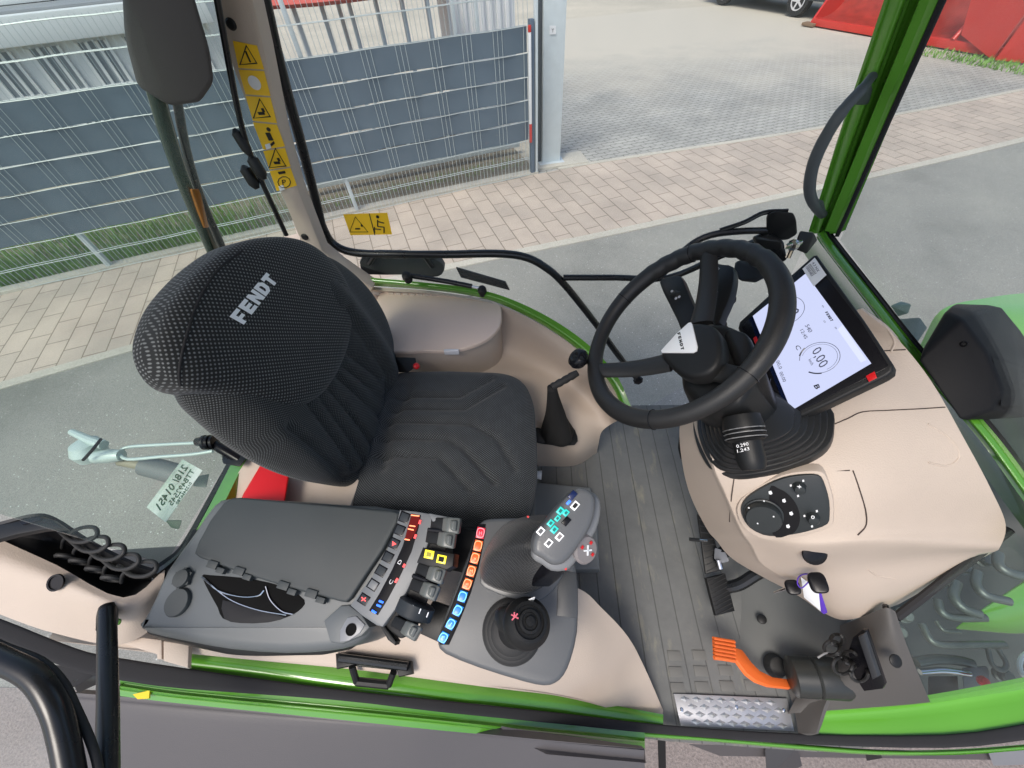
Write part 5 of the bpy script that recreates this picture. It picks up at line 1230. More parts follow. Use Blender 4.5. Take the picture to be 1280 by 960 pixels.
# mirror mount and pipe at the pillar foot
mt = empty('mirror_mount', tuple(P(980, 285, .86)), 'black bracket with chrome wing nut joining the mirror arm to the green front pillar', 'bracket')
hull('bracket', [P(957, 268, .90), P(968, 262, .92), P(993, 265, .92), P(997, 276, .90), P(998, 292, .86), P(985, 300, .84), P(966, 300, .84), P(957, 290, .86), P(975, 300, .78)], BLACK, mt, bev=.006)
hull('clamp', [P(1000, 288, .86), P(1018, 291, .85), P(1022, 300, .82), P(1008, 318, .80), P(994, 312, .82), P(996, 298, .84), P(1010, 300, .76)], BLACK, mt, bev=.005)
hull('pivot', [P(938, 296, .84), P(958, 288, .86), P(980, 300, .86), P(985, 325, .82), P(972, 332, .80), P(950, 318, .80), P(960, 310, .76)], BLACKM, mt, bev=.006)
bm = bmesh.new(); add_tube(bm, smooth_line([P(845, 322, .80), P(868, 303, .83), (P(892, 293, .85)), P(925, 289, .86), P(960, 288, .86)], 5), .0085, 10); bobj('mirror_arm', bm, BLACKM, mt)
bm = bmesh.new(); add_tube(bm, smooth_line([P(900, 288, .86), P(930, 278, .88), P(955, 266, .90), P(985, 264, .91)], 5), .006, 10); bobj('support_rod', bm, BLACKM, mt)
bm = bmesh.new(); add_tube(bm, [P(985, 322, .83), P(992, 306, .86)], .006, 10); add_lathe(bm, P(992, 306, .868), (-.2, -.4, 1), [(.010, -.01), (.013, -.004), (.013, .004), (.008, .010), (0, .011)], 8)
for s_ in (-1, 1): add_box(bm, P(992, 306, .872)+Vector((.013*s_, .004*s_, 0)), (.008, .003, 0), (0, .003, 0), (0, 0, .006), .001)
bobj('wing_nut', bm, CHROME, mt)
im = hull('interior_cup', [P(918, 326, .82), P(935, 322, .82), P(958, 330, .82), P(962, 345, .82), P(945, 354, .81), P(925, 352, .81), P(916, 342, .81), P(940, 335, .76)], BLACK, mt, bev=.006)

# ================================================================== TERMINAL DISPLAY
T1, T2, T3 = PX(1018, 318, .575), PX(1117, 462, .60), PX(973, 532, .47)
TP = Plane(T1, T2, T3)
disp = empty('display_terminal', tuple(TP.at(1020, 430)), 'tilted touch screen terminal showing pale blue gauges, with a white paper sticker', 'screen')
plate('casing', [(1016, 319), (1021, 318), (1080, 400), (1117, 456), (1116, 464), (1108, 470), (1040, 503), (976, 532), (968, 530), (950, 480), (922, 410), (924, 402), (970, 360)], TP, .026, BLACK, disp, bev=.005, seg=3, lift=-.002)
plate('bezel_glass', [(1016, 324), (1077, 403), (1110, 456), (1108, 460), (1040, 494), (976, 525), (970, 522), (950, 474), (927, 408), (968, 366)], TP, .003, BLACKG, disp, bev=.001)
SCR = mat('screen_light', (.03, .03, .04), .15, spec=.3, emit=1.0, ecol=(.46, .50, .70))
scr_px = [(1007, 342), (1089, 454), (989, 513), (941, 395)]
scr = plate('screen', scr_px, TP, .0012, SCR, disp, bev=0, lift=.0012)
UI = mat('screen_ink', (.10, .11, .16), .3); UID = mat('screen_ink_dark', (.02, .022, .035), .3); UIP = mat('screen_pale', (.03, .03, .04), .15, spec=.3, emit=1.0, ecol=(.55, .59, .76))
def uiarc(cx, cy, rx, a0, a1, w_, m, n=30, tilt=0):
    bm = bmesh.new(); c = TP.at(cx, cy, .0016); e1 = (TP.at(1089, 454, .0016)-TP.at(1007, 342, .0016)).normalized(); e2 = TP.n.cross(e1).normalized()
    pts = [c+(e1*math.cos(R(a0+(a1-a0)*i/n))+e2*math.sin(R(a0+(a1-a0)*i/n)))*rx for i in range(n+1)]
    add_tube(bm, pts, w_, 5); return bobj('gauge_arc', bm, m, scr)
RG = (TP.at(1026, 447)-TP.at(1050, 437)).length
plate('side_tile', [(1047, 412), (1053, 406), (1083, 450), (1076, 453)], TP, .0006, UIP, scr, bev=0, lift=.0016)
uiarc(1024, 447, RG, -20, 250, .0005, UI); uiarc(1024, 447, RG*.88, 0, 230, .0003, UI)
uiarc(1024, 447, RG*1.02, 200, 232, .0014, UID); uiarc(1024, 447, RG*1.02, -55, -18, .0014, UID)
uiarc(983, 388, RG, -120, 130, .0005, UI); uiarc(992, 478, RG*1.3, 230, 300, .0004, UI)
def uiw(s, A, B, C_, m=UI, bold=0): word('screen_text', s, m, scr, TP.at(*A, .0014), TP.at(*B, .0014), TP.at(*C_, .0014), TP.n, .0004, bold=bold)
uiw('0,00', (1014.5, 439), (1025, 461), (1025.5, 432)); uiw('0:00', (976, 372), (987, 396), (989, 366))
uiw('km/h', (1010.5, 450), (1014, 457), (1014, 448)); uiw('540', (1006, 407), (1011, 416), (1011, 405)); uiw('12:45', (1000, 413), (1006, 424), (1004, 411))
uiw('C', (993.5, 433), (996.5, 438), (999, 431), UID); uiw('B', (1017, 482), (1020, 487), (1023, 480), UID, .03)
uiw('00,0', (970, 452), (974, 462), (974, 450)); uiw('00:00', (974, 466), (979, 478), (978, 464))
for q in ((1027, 382), (1043, 409), (1029, 401)): uiw('o', q, (q[0]+1.6, q[1]+2.6), (q[0]+3, q[1]-.8))
bobj('brand_lettering', block_word('FENDT', TP.at(1031, 390.5, .0016), TP.at(1038.5, 402, .0016), TP.at(1034.2, 389, .0016), TP.n, .0003, .25), UID, scr, None)
plate('teal_key', [(979.5, 510), (986, 506.5), (989.5, 513.5), (983, 517)], TP, .001, mat('teal_light', (.02, .45, .50), .3, emit=.5, ecol=(.05, .75, .8)), disp, bev=0, lift=.0022)
plate('navy_bar', [(936, 399), (940.5, 395.5), (988, 512), (981, 507)], TP, .0006, mat('navy_screen', (.004, .008, .03), .1), disp, bev=0, lift=.0008)
for q in ([(1082, 470), (1093, 464), (1096, 472), (1086, 477)], [(941, 423), (945, 420), (951, 434), (947, 437)]): plate('red_tab', q, TP, .002, REDB, disp, bev=.0004, lift=.002)
st = plate('paper_sticker', [(1003, 336), (1018.5, 322), (1033, 343.5), (1017, 358)], TP, .0006, PAPER, disp, bev=0, lift=.004)
for i in range(3):
    k = 7*i*.55
    word('sticker_print', ('1000483', '|||||||||', '4.3 NX')[i], UI if i != 1 else INK, st, TP.at(1007+k, 334+k*.9*-.75, .0042), TP.at(1014+k, 345.5-k*.68, .0042), TP.at(1010+k*1, 332.5-k*.7, .0042), TP.n, .0003)

# ================================================================== ARMREST CONSOLE
con = empty('armrest_console', (-.45, .2, .45), 'grey armrest console with dark padded lid, button strips and finger levers, right of the seat', 'console')
CP = plane3((285, 623, .615), (500, 640, .635), (300, 800, .575))
body_px = [(168, 782), (176, 772), (190, 745), (205, 712), (240, 664), (264, 630), (285, 621), (340, 623), (420, 629), (500, 637), (505, 680), (480, 730), (462, 765), (462, 784), (455, 797), (435, 809), (405, 815), (350, 818), (280, 813), (225, 803), (180, 793)]
CONG = mat('console_body', (.105, .116, .12), .38, var=.08, vs_=8, bump=.25, bs=900)
cb_ = plate('body', body_px, CP, .13, CONG, con, bev=.020, seg=4, smooth=2)
hull('under_tray', [CP.at(180, 790, -.05), CP.at(460, 800, -.06), CP.at(300, 822, -.07), CP.at(400, 820, -.07), CP.at(240, 660, -.06), CP.at(480, 660, -.06), CP.at(200, 800, -.1), CP.at(440, 812, -.1)], BLACK, con, bev=.006)
lid = plate('lid', [(279, 628), (290, 622), (300, 621.5), (400, 630), (490, 638), (499, 641), (496, 654), (478, 688), (455, 722), (438, 748), (432, 753), (425, 752), (360, 735), (300, 716), (248, 697), (242, 692), (247, 678), (262, 650)], CP, .02, GREYD, con, bev=.005, seg=3, lift=.013)
for x, y in ((268, 706), (301, 714), (356, 732), (391, 742)):
    bm = bmesh.new(); c = CP.at(x, y, .010); e1 = (CP.at(x+10, y+3, .01)-c).normalized(); e2 = CP.n.cross(e1)
    add_box(bm, c, e1*.012, e2*.007, CP.n*.007, .002); add_box(bm, c-e2*.006+e1*.022, e1*.009, e2*.005, CP.n*.005, .001); bobj('hinge_tab', bm, GREYD, lid)
# cup recess with bright divider
cup = plate('cup_recess', [(252, 720), (262, 719), (300, 722), (335, 728), (362, 737), (380, 750), (377, 760), (362, 770), (335, 778), (300, 779), (278, 773), (272, 760), (262, 742)], CP, .004, mat('recess_black', (.006, .006, .006), .8, spec=.1), con, bev=.001, lift=.0015, smooth=2)
tubes = [[(252, 721), (272, 738), (300, 746), (322, 745), (330, 738)], [(330, 738), (318, 733), (316, 732), (332, 733)], [(332, 733), (338, 750), (352, 764), (366, 768)], [(254, 722), (285, 748), (320, 762), (358, 769)]]
for t in tubes[:1]+tubes[2:]:
    bm = bmesh.new(); add_tube(bm, smooth_line([CP.at(*q, .004) for q in t], 5), .0013, 6); bobj('bright_edge', bm, CHROME, cup)
plate('divider', [(270, 736), (300, 745), (322, 745), (330, 735), (338, 748), (356, 767), (320, 762), (285, 748)], CP, .002, MATS['recess_black'], cup, bev=.0006, lift=.0035)
plate('insert_wall', [(278, 750), (300, 757), (330, 765), (356, 771), (335, 778), (300, 779), (280, 773)], CP, .003, mat('insert_grey', (.018, .018, .02), .6, spec=.2), cup, bev=.001, lift=.003, smooth=2)
for x, y, r_, h in ((231, 723, .017, .012), (224, 753, .0255, .008)):
    c = CP.at(x, y, 0); bm = bmesh.new(); add_lathe(bm, c, CP.n, [(r_, -.002), (r_, h*.7), (r_*.93, h), (.001, h+.0005)], 28)
    e1 = frame_at(CP.n)[0]
    if h > .01:
        for k in range(6): add_box(bm, c+(e1*math.cos(k*1.047)+CP.n.cross(e1)*math.sin(k*1.047))*r_+CP.n*.004, e1*.003, CP.n.cross(e1)*.003, CP.n*.004)
    bobj('round_cap', bm, GREYD, con, 40)
boss = plate('corner_boss', [(404, 776), (425, 757), (436, 756), (452, 768), (462, 784), (452, 795), (428, 805), (412, 803)], CP, .03, CONG, con, bev=.004, seg=2, lift=.006)
plate('boss_face', [(425, 788), (434, 772), (445, 770), (456, 781), (450, 791), (436, 801), (425, 802)], CP, .004, mat('boss_grey', (.20, .21, .225), .35), boss, bev=.001, lift=.0085)
bm = bmesh.new(); add_lathe(bm, CP.at(439, 787, .0085), CP.n, [(.010, 0), (.010, .0015), (.0085, .0015), (.0085, .0004), (0, .0003)], 20); bobj('socket', bm, MATS['recess_black'], boss)
# curved button bar
BPn = plane3((505, 640, .655), (545, 650, .66), (450, 765, .615))
bar = plate('button_bar', [(499, 637), (520, 639), (544, 643), (543, 652), (535, 680), (522, 713), (503, 750), (478, 784), (470, 782), (452, 770), (437, 757), (446, 745), (466, 718), (482, 690), (494, 660)], BPn, .05, GREYL, con, bev=.004, seg=2)
BTN = [(505.3, 646.6), (499.4, 662.5), (492.5, 679.4), (484.7, 696.3), (476, 713.4), (466, 731), (454.4, 749)]
def sq_px(cx, cy, ax_, hw, hh):
    c, s = math.cos(ax_), math.sin(ax_)
    return [(cx+c*a*hw-s*b*hh, cy+s*a*hw+c*b*hh) for a, b in ((-1, -1), (1, -1), (1, 1), (-1, 1))]
KEYM = mat('key_dark', (.030, .036, .042), .5, spec=.2); GLR = mat('glow_red', (.5, .02, .02), .3, emit=1.2, ecol=(1, .10, .10)); GLB = mat('glow_blue', (.02, .08, .6), .3, emit=1.4, ecol=(.05, .20, 1))
for i, (x, y) in enumerate(BTN):
    j = min(i, len(BTN)-2); an = math.atan2(BTN[j+1][1]-BTN[j][1], BTN[j+1][0]-BTN[j][0])-math.pi/2
    plate('key_frame', sq_px(x, y, an, 6.4, 6.8), BPn, .002, BLACKG, bar, bev=.0006, lift=.0006)
    kb = plate('key', sq_px(x, y, an, 4.9, 5.3), BPn, .004, GREYL if i == 5 else KEYM, bar, bev=.001, lift=.0025)
    if i in (2, 6):
        bm = bmesh.new()
        if i == 2: add_prism(bm, [BPn.at(x-2, y-3, .003), BPn.at(x+3, y+.5, .003), BPn.at(x-2.5, y+3, .003)], BPn.n, .0008)
        else:
            add_prism(bm, [BPn.at(x-3, y-2, .003), BPn.at(x-2, y-3, .003), BPn.at(x+3, y+2, .003), BPn.at(x+2, y+3, .003)], BPn.n, .0008); add_prism(bm, [BPn.at(x+2.5, y-2.5, .0032), BPn.at(x+3, y-1.5, .0032), BPn.at(x-2.5, y+2.5, .0032), BPn.at(x-3, y+1.5, .0032)], BPn.n, .0008)
        bobj('key_symbol', bm, GLR, kb)
STRIPB = mat('strip_black', (.006, .006, .008), .5, spec=.12)
led = plate('indicator_strip', [(514, 642), (526, 644), (523, 660), (514, 690), (500, 720), (484, 750), (472, 769), (461, 763), (474, 742), (490, 712), (503, 683), (511, 655)], BPn, .003, STRIPB, bar, bev=.0006, lift=.001)
def qd(A, B, w_, m, nm='indicator_light'):
    a = BPn.at(*A, .0025); b = BPn.at(*B, .0025); bm = bmesh.new(); add_tube(bm, [a, b], w_, 5); bobj(nm, bm, m, led)
for A, B in (((514, 644), (524, 645)), ((512, 657), (519, 658)), ((510, 661), (517, 662.5)), ((506, 674), (512, 675))): qd(A, B, .0011, mat('glow_amber', (.6, .10, .02), .3, emit=1.8, ecol=(1, .3, .15)))
for A, B in (((525.5, 650), (524, 655)), ((520, 668), (518, 673)), ((506, 705), (504, 709)), ((497, 723), (494, 728))): qd(A, B, .0022, GLR)
for A, B in (((474, 751), (479, 753)), ((471, 756), (476, 758)), ((465, 763), (470, 766))): qd(A, B, .0018, GLB)
plate('red_tint', [(514, 645), (525, 646), (521, 662), (514, 674), (506, 673), (510, 658)], BPn, .0006, mat('dark_red_glow', (.06, .003, .003), .5, spec=.1, emit=.12, ecol=(.5, .01, .01)), led, bev=0, lift=.0015)
for s_, A, B, C_ in (('D', (500, 706), (503, 701), (496.5, 704)), ('C', (489, 731), (492, 726), (485.5, 729))): word('indicator_letter', s_, PAPER, led, BPn.at(*A, .0018), BPn.at(*B, .0018), BPn.at(*C_, .0018), BPn.n, .0004)
# frame arms and finger levers
plate('frame_arm', [(536, 641), (545, 643), (572, 648), (574, 653), (560, 655), (540, 652)], BPn, .02, GREYL, con, bev=.003, lift=.004)
plate('frame_arm', [(472, 778), (480, 782), (495, 802), (493, 807), (484, 800)], BPn, .02, BLACK, con, bev=.003, lift=-.004)
hull('lever_bed', [BPn.at(545, 648, -.01), BPn.at(566, 652, -.01), BPn.at(555, 700, -.01), BPn.at(520, 790, -.01), BPn.at(500, 800, -.01), BPn.at(478, 784, -.01), BPn.at(550, 660, -.04), BPn.at(515, 790, -.04), BPn.at(490, 780, -.04), BPn.at(560, 660, -.05)], BLACK, con, bev=.004)
LEVG = mat('lever_grey', (.12, .13, .125), .35, bump=.2)
def flever(x, y, an):
    c, s = 1.22*math.cos(an), 1.22*math.sin(an); G = lambda a, b, l: BPn.at(x+c*a-s*b, y+s*a+c*b, l)
    base = hull('finger_lever', [G(-18, -6, .0), G(-18, 6, .0), G(-4, -6.5, .012), G(-4, 6.5, .012), G(2, -6, -.01), G(2, 6, -.01), G(-16, 6, -.015), G(-16, -6, -.015)], BLACK, con, bev=.002)
    hull('lever_cap', [G(-6, -7, .016), G(-6, 7, .016), G(0, -8, .028), G(0, 8, .028), G(12, -8.5, .024), G(12, 8.5, .024), G(14, -8, .006), G(14, 8, .006), G(-4, 7, .0), G(-4, -7, .0)], LEVG, base, bev=.004)
    hull('cap_ridge', [G(2, -5, .029), G(2, 5, .029), G(9, -6, .030), G(9, 6, .030), G(5, -4, .034), G(5, 4, .034), G(2, -5, .024), G(9, 6, .024)], LEVG, base, bev=.002)
for x, y, an in ((560, 656, .12), (554, 674, .15), (541, 717, .32), (533, 737, .38), (510, 786, .50)): flever(x, y, an)
for x, y, an in ((557, 665, .13), (537, 727, .35)):
    bm = bmesh.new(); c, s = math.cos(an), math.sin(an); add_tube(bm, [BPn.at(x-c*22, y-s*22, .006), BPn.at(x+c*12, y+s*12, .012)], .004, 8); bobj('lever_divider', bm, BLACKG, con)
yh = plate('yellow_key_block', [(528, 684), (568, 692), (566, 708), (556, 714), (520, 703)], BPn, .03, BLACK, con, bev=.004, lift=.022)
GLY = mat('glow_yellow', (.75, .60, .02), .3, emit=.9, ecol=(1, .85, .05))
def framekey(name, cx, cy, an, hw, hh, pl_, lift, mo, mi, parent, f=.62):
    k = plate(name, sq_px(cx, cy, an, hw, hh), pl_, .003, mo, parent, bev=.0008, lift=lift)
    plate('key_centre', sq_px(cx, cy, an, hw*f, hh*f), pl_, .0008, mi, k, bev=0, lift=lift+.0005); return k
framekey('yellow_key', 536, 693, .2, 5.6, 5.2, BPn, .0245, GLY, mat('olive_key', (.35, .30, .03), .3), yh, .55)
framekey('yellow_key', 551.5, 699, .2, 5.6, 5.2, BPn, .0245, GLY, BLACKG, yh)
# thumb wheel
wa = BPn.at(500, 752, .005); wb = BPn.at(540, 768, .006); ax = (BPn.at(527, 741, 0)-BPn.at(512, 778, 0)).normalized()
c = BPn.at(519, 762, -.006); bm = bmesh.new(); add_lathe(bm, c-ax*.013, ax, [(.030, 0), (.034, .003), (.034, .023), (.030, .026), (.001, .026)], 36); tw = bobj('thumb_wheel', bm, KEYM, con, 40)
for i in range(4):
    p = BPn.at(506+9.5*i, 755+4.5*i, .028-.003*abs(i-1.5)); bm = bmesh.new(); add_box(bm, p, ax*.004, frame_at(ax)[0]*.0008, frame_at(ax)[1]*.0008); bobj('wheel_mark', bm, PAPER, tw)
# dark mats below the levers
plate('bellows_mat', [(562, 655), (605, 668), (598, 690), (588, 718), (560, 712), (566, 690)], plane3((562, 655, .57), (600, 690, .57), (560, 712, .55)), .02, BLACK, con, bev=.002)
plate('bellows_mat', [(540, 752), (580, 766), (566, 800), (548, 803), (520, 790)], plane3((540, 752, .555), (580, 766, .555), (548, 800, .54)), .02, BLACK, con, bev=.002)

# ================================================================== JOYSTICK PANEL
JP = plane3((612, 650, .625), (720, 720, .60), (552, 805, .585))
jp = empty('joystick_panel', (-.02, .18, .45), 'grey side panel carrying two joysticks and a strip of red and blue keys', 'control panel')
PG = mat('panel_grey', (.088, .094, .10), .42, var=.08, vs_=9, bump=.25, bs=900)
pan = plate('panel_body', [(597, 658), (602, 652), (612, 648), (650, 647), (695, 648), (712, 680), (721, 715), (723, 745), (722, 790), (714, 825), (705, 845), (694, 855), (680, 858), (655, 853), (600, 836), (556, 818), (547, 806), (548, 795), (556, 770), (574, 722), (588, 685)], JP, .07, PG, jp, bev=.008, seg=3, smooth=2)
plate('side_band', [(698, 712), (720, 716), (722, 745), (722, 773), (696, 770)], JP, .002, mat('band_dark', (.05, .054, .058), .4), pan, bev=.0008, lift=.0012)
hull('support_arm', [JP.at(600, 700, -.06), JP.at(690, 700, -.06), JP.at(690, 800, -.06), JP.at(600, 800, -.06), Vector((-.14, .30, .30)), Vector((.0, .30, .30)), Vector((.0, .18, .44)), Vector((-.14, .18, .44))], BLACK, jp, bev=.006)
RC = mat('key_red_lit', (.45, .015, .03), .25, emit=.30, ecol=(1, .05, .10)); OC = mat('key_orange_lit', (.55, .07, .015), .25, emit=.35, ecol=(1, .22, .05)); BC = mat('key_blue_lit', (.01, .10, .42), .25, emit=.40, ecol=(.03, .35, 1))
RO = mat('key_red_line', (.7, .2, .25), .3, emit=.7, ecol=(1, .35, .4)); OO = mat('key_orange_line', (.8, .3, .12), .3, emit=.8, ecol=(1, .45, .25)); BO_ = mat('key_blue_line', (.15, .5, .9), .3, emit=.9, ecol=(.25, .65, 1))
KS = [(600.6, 666), (597.5, 682), (593.7, 697.5), (589, 713.7), (584, 730), (578, 745.6), (572, 763), (563.4, 780), (554, 797)]
ks = plate('key_strip', [(597, 655), (607, 655), (604, 680), (598, 710), (588, 742), (573, 780), (561, 806), (550, 806), (547, 799), (560, 768), (573, 735), (586, 700), (593, 672)], JP, .003, STRIPB, jp, bev=.0008, lift=.002)
for i, (x, y) in enumerate(KS):
    j = min(i, len(KS)-2); an = math.atan2(KS[j+1][1]-KS[j][1], KS[j+1][0]-KS[j][0])-math.pi/2
    mm, ml_ = (RC, RO) if i == 0 else (OC, OO) if i < 5 else (BC, BO_)
    k = plate('lit_key', sq_px(x, y, an, 5.0, 6.9), JP, .004, mm, ks, bev=.001, lift=.005)
    # bright rounded outline
    bm = bmesh.new(); add_tube(bm, smooth_line([JP.at(*q, .0055) for q in sq_px(x, y, an, 3.6, 4.6)], 4, True), .0009, 5, closed=True); bobj('key_outline', bm, ml_, k)
    if i in (0, 2, 3, 4, 7, 8): word('key_letter', {0: 'H', 2: 'x', 3: 'M', 4: '=', 7: '/', 8: 'F'}[i], ml_, k, JP.at(x-1.8, y+2.2, .0056), JP.at(x+1.8, y+2.4, .0056), JP.at(x-1.6, y-2, .0056), JP.n, .0004)
# multifunction joystick: textured palm rest, neck and sloping key head
js = empty('multifunction_joystick', tuple(JP.at(665, 690, 0)), 'large grey joystick with teal and white keys on its tilted head', 'joystick')
TXT = mat_fabric('palm_texture', 260, 0, (.009, .010, .011), (.028, .029, .030), R(45), .45)
TXT.node_tree.nodes['Principled BSDF'].inputs['Roughness'].default_value = .5
def lvl(z, pts): return [P(x, y, z) for x, y in pts]
def loft(name, rings, m, parent, k=4, n=None, cap=True, ang=180, uvs=True):
    """closed outlines (same number of points) joined into a smooth body"""
    rs_ = [smooth_line(r, k, True) for r in rings]; cs = list(zip(*rs_)); cs = [smooth_line(c, k) for c in cs]; rs_ = list(zip(*cs))
    bm = bmesh.new(); vv = [[bm.verts.new(p) for p in r] for r in rs_]
    for a, b in zip(vv[:-1], vv[1:]): ring_join(bm, a, b)
    if cap: bm.faces.new(vv[0]); bm.faces.new(vv[-1])
    bmesh.ops.recalc_face_normals(bm, faces=bm.faces[:])
    uvl = bm.loops.layers.uv.new('UVMap')
    for f in bm.faces:
        for l in f.loops: l[uvl].uv = (l.vert.co.x+l.vert.co.z*.6, l.vert.co.y-l.vert.co.z*.4)
    return bobj(name, bm, m, parent, ang)
loft('palm_rest', [lvl(.625, [(601, 722), (606, 690), (628, 658), (660, 645), (700, 646), (720, 670), (716, 700), (690, 725), (660, 742), (625, 738)]),
    lvl(.66, [(603, 715), (610, 686), (632, 657), (662, 646), (700, 647), (719, 668), (712, 694), (690, 712), (664, 730), (630, 727)]),
    lvl(.71, [(612, 700), (620, 678), (640, 655), (664, 648), (700, 650), (715, 664), (706, 684), (692, 700), (672, 712), (642, 712)]),
    lvl(.755, [(632, 686), (638, 670), (652, 656), (670, 651), (700, 655), (708, 664), (702, 678), (694, 690), (680, 697), (656, 697)]),
    lvl(.775, [(655, 680), (658, 672), (664, 664), (676, 660), (692, 663), (698, 668), (694, 676), (690, 682), (680, 686), (666, 686)])], TXT, js)
plate('joystick_skirt', [(606, 735), (600, 722), (607, 700), (640, 655), (710, 655), (716, 690), (706, 715), (690, 740), (670, 752), (645, 750)], JP, .01, mat('skirt_grey', (.07, .075, .08), .35), js, bev=.003, lift=.006, smooth=2)
hull('neck', [P(650, 735, .64), P(690, 735, .64), P(706, 712, .66), P(680, 690, .76), P(715, 700, .76), P(735, 680, .77), P(700, 660, .77), P(655, 728, .66)], BLACKG, js, bev=.008)
HPl = Plane(P(672, 682, .835), P(730, 612, .855), P(738, 665, .835))
HG_ = mat('head_grey', (.11, .115, .12), .35, bump=.2)
head_px = [(668, 684), (671, 668), (684, 652), (700, 632), (716, 615), (726, 611), (737, 615), (743, 624), (743, 640), (738, 658), (726, 678), (712, 697), (702, 704), (690, 704), (680, 697), (671, 692)]
head_px = [(705+(x-705)*1.05, 660+(y-660)*1.05) for x, y in head_px]
hd_ = plate('key_head', head_px, HPl, .05, HG_, js, bev=.009, seg=4, smooth=2)
plate('lower_shell', [(705+(x-705)*1.04+(5 if x > 700 else 1), 660+(y-660)*1.04+6) for x, y in head_px], HPl, .045, mat('shell_grey', (.19, .195, .20), .3), js, bev=.008, seg=3, smooth=2, lift=-.030)
bm = bmesh.new(); c = P(735, 688, .80); cn = Vector((.55, -.45, .7)).normalized(); add_lathe(bm, c-cn*.02, cn, [(.020, 0), (.022, .014), (.019, .018), (.001, .019)], 28); xk = bobj('thumb_disc', bm, mat('disc_grey', (.22, .20, .20), .3), js, 40)
e1 = frame_at(cn)[0]; e2 = cn.cross(e1); bm = bmesh.new()
for s_ in (-1, 1): add_box(bm, c-cn*.0003, (e1+e2*s_).normalized()*.0075, (e1-e2*s_).normalized()*.0011, cn*.0008)
bobj('disc_cross', bm, PAPER, xk)
for k in range(3):
    a = R(100+95*k); bm = bmesh.new(); add_box(bm, c+(e1*math.cos(a)+e2*math.sin(a))*.012-cn*.0003, e1*.0026, e2*.0022, cn*.0007, .0005); bobj('disc_mark', bm, REDB, xk)
WK = mat('key_white_lit', (.7, .7, .7), .3, emit=.5, ecol=(1, 1, 1)); TK = mat('key_teal_lit', (.02, .35, .32), .3, emit=.5, ecol=(.05, .8, .7)); NK = mat('key_navy', (.01, .02, .08), .2)
for x, y in ((719, 632), (676, 664), (686, 679), (699.5, 671)): framekey('white_key', x, y, -.85, 5.4 if x > 710 else 4.9, 3.8, HPl, .003, WK, HG_ if x < 690 else (BLACK if x > 710 else MATS['disc_grey']), js)
for x, y, s_ in ((700.7, 638.7, 4.6), (688.5, 654, 4.3), (697, 648, 3.6), (693, 662, 4.6), (707.6, 641, 4.0)): framekey('teal_key', x, y, -.85, s_, s_*.78, HPl, .0035, TK, mat('teal_dark', (.01, .16, .15), .3), js, .5)
for x, y, m_ in ((716, 619, NK), (711, 628, GLB), (708, 651.6, BLACKG)): plate('dark_key', sq_px(x, y, -.85, 5.5 if m_ != GLB else 3, 3.8 if m_ != GLB else 1.6), HPl, .004, m_, js, bev=.0008, lift=.003)
for x, y in ((705, 713), (716, 651), (660, 646), (684, 647)):
    bm = bmesh.new(); add_lathe(bm, P(x, y, .76 if y > 640 and x < 700 else .84) if y != 713 else P(707, 711, .79), (0, -.3, 1), [(.002, 0), (.002, .001)], 8); bobj('signal_dot', bm, REDB, js)

# second, small joystick with bellows
j2 = empty('cross_lever', tuple(JP.at(640, 790, 0)), 'small black ball-shaped joystick on a ribbed bellows, in front of the larger one', 'joystick')
base = JP.at(640, 788, .0); tip = P(668, 774, .735); ax = (tip-base).normalized(); L_ = (tip-base).length
bm = bmesh.new(); add_lathe(bm, base-JP.n*.002, JP.n, [(.054, 0), (.054, .004), (.049, .007), (.051, .010), (.047, .014), (.042, .014), (.044, .018), (.039, .022), (.035, .022), (.037, .026), (.030, .032), (.001, .034)], 44); bobj('bellows', bm, RUBBER, j2, 50)
bm = bmesh.new(); add_lathe(bm, base+ax*.02, ax, [(.030, 0), (.031, .015), (.030, .04), (.034, .065), (.038, .08), (.037, .095), (.029, .105), (.024, .106), (.023, .102), (.018, .102), (.017, .109), (.013, .1095), (.012, .106), (.008, .106), (.007, .112), (.0, .1125)], 44)
gr = bobj('grip', bm, BLACK, j2, 40)
hull('grip_shoulder', [base+ax*.05+Vector((-.045, .01, 0)), base+ax*.05+Vector((-.03, .035, 0)), base+ax*.09+Vector((-.05, .02, .0)), base+ax*.105+Vector((-.02, .03, 0)), base+ax*.105+Vector((-.03, -.01, 0)), base+ax*.04+Vector((0, 0, 0)), base+ax*.08+Vector((-.035, -.018, 0)), base+ax*.10], BLACK, j2, bev=.012, seg=4)
gp_ = Plane(P(643, 770, .73), P(655, 770, .73), P(643, 780, .725))
bm = bmesh.new()
for a, b in (((639, 768), (648, 773)), ((640, 775), (647, 767)), ((643, 765), (643, 770))): add_tube(bm, [gp_.at(*a), gp_.at(*b)], .0011, 5)
bobj('red_symbol', bm, mat('glyph_pink', (.7, .15, .2), .4), j2)
hull('white_tab', [P(653, 752, .70), P(670, 745, .71), P(668, 750, .70), P(655, 754, .70), P(660, 750, .69)], WHITE, j2, bev=.001)

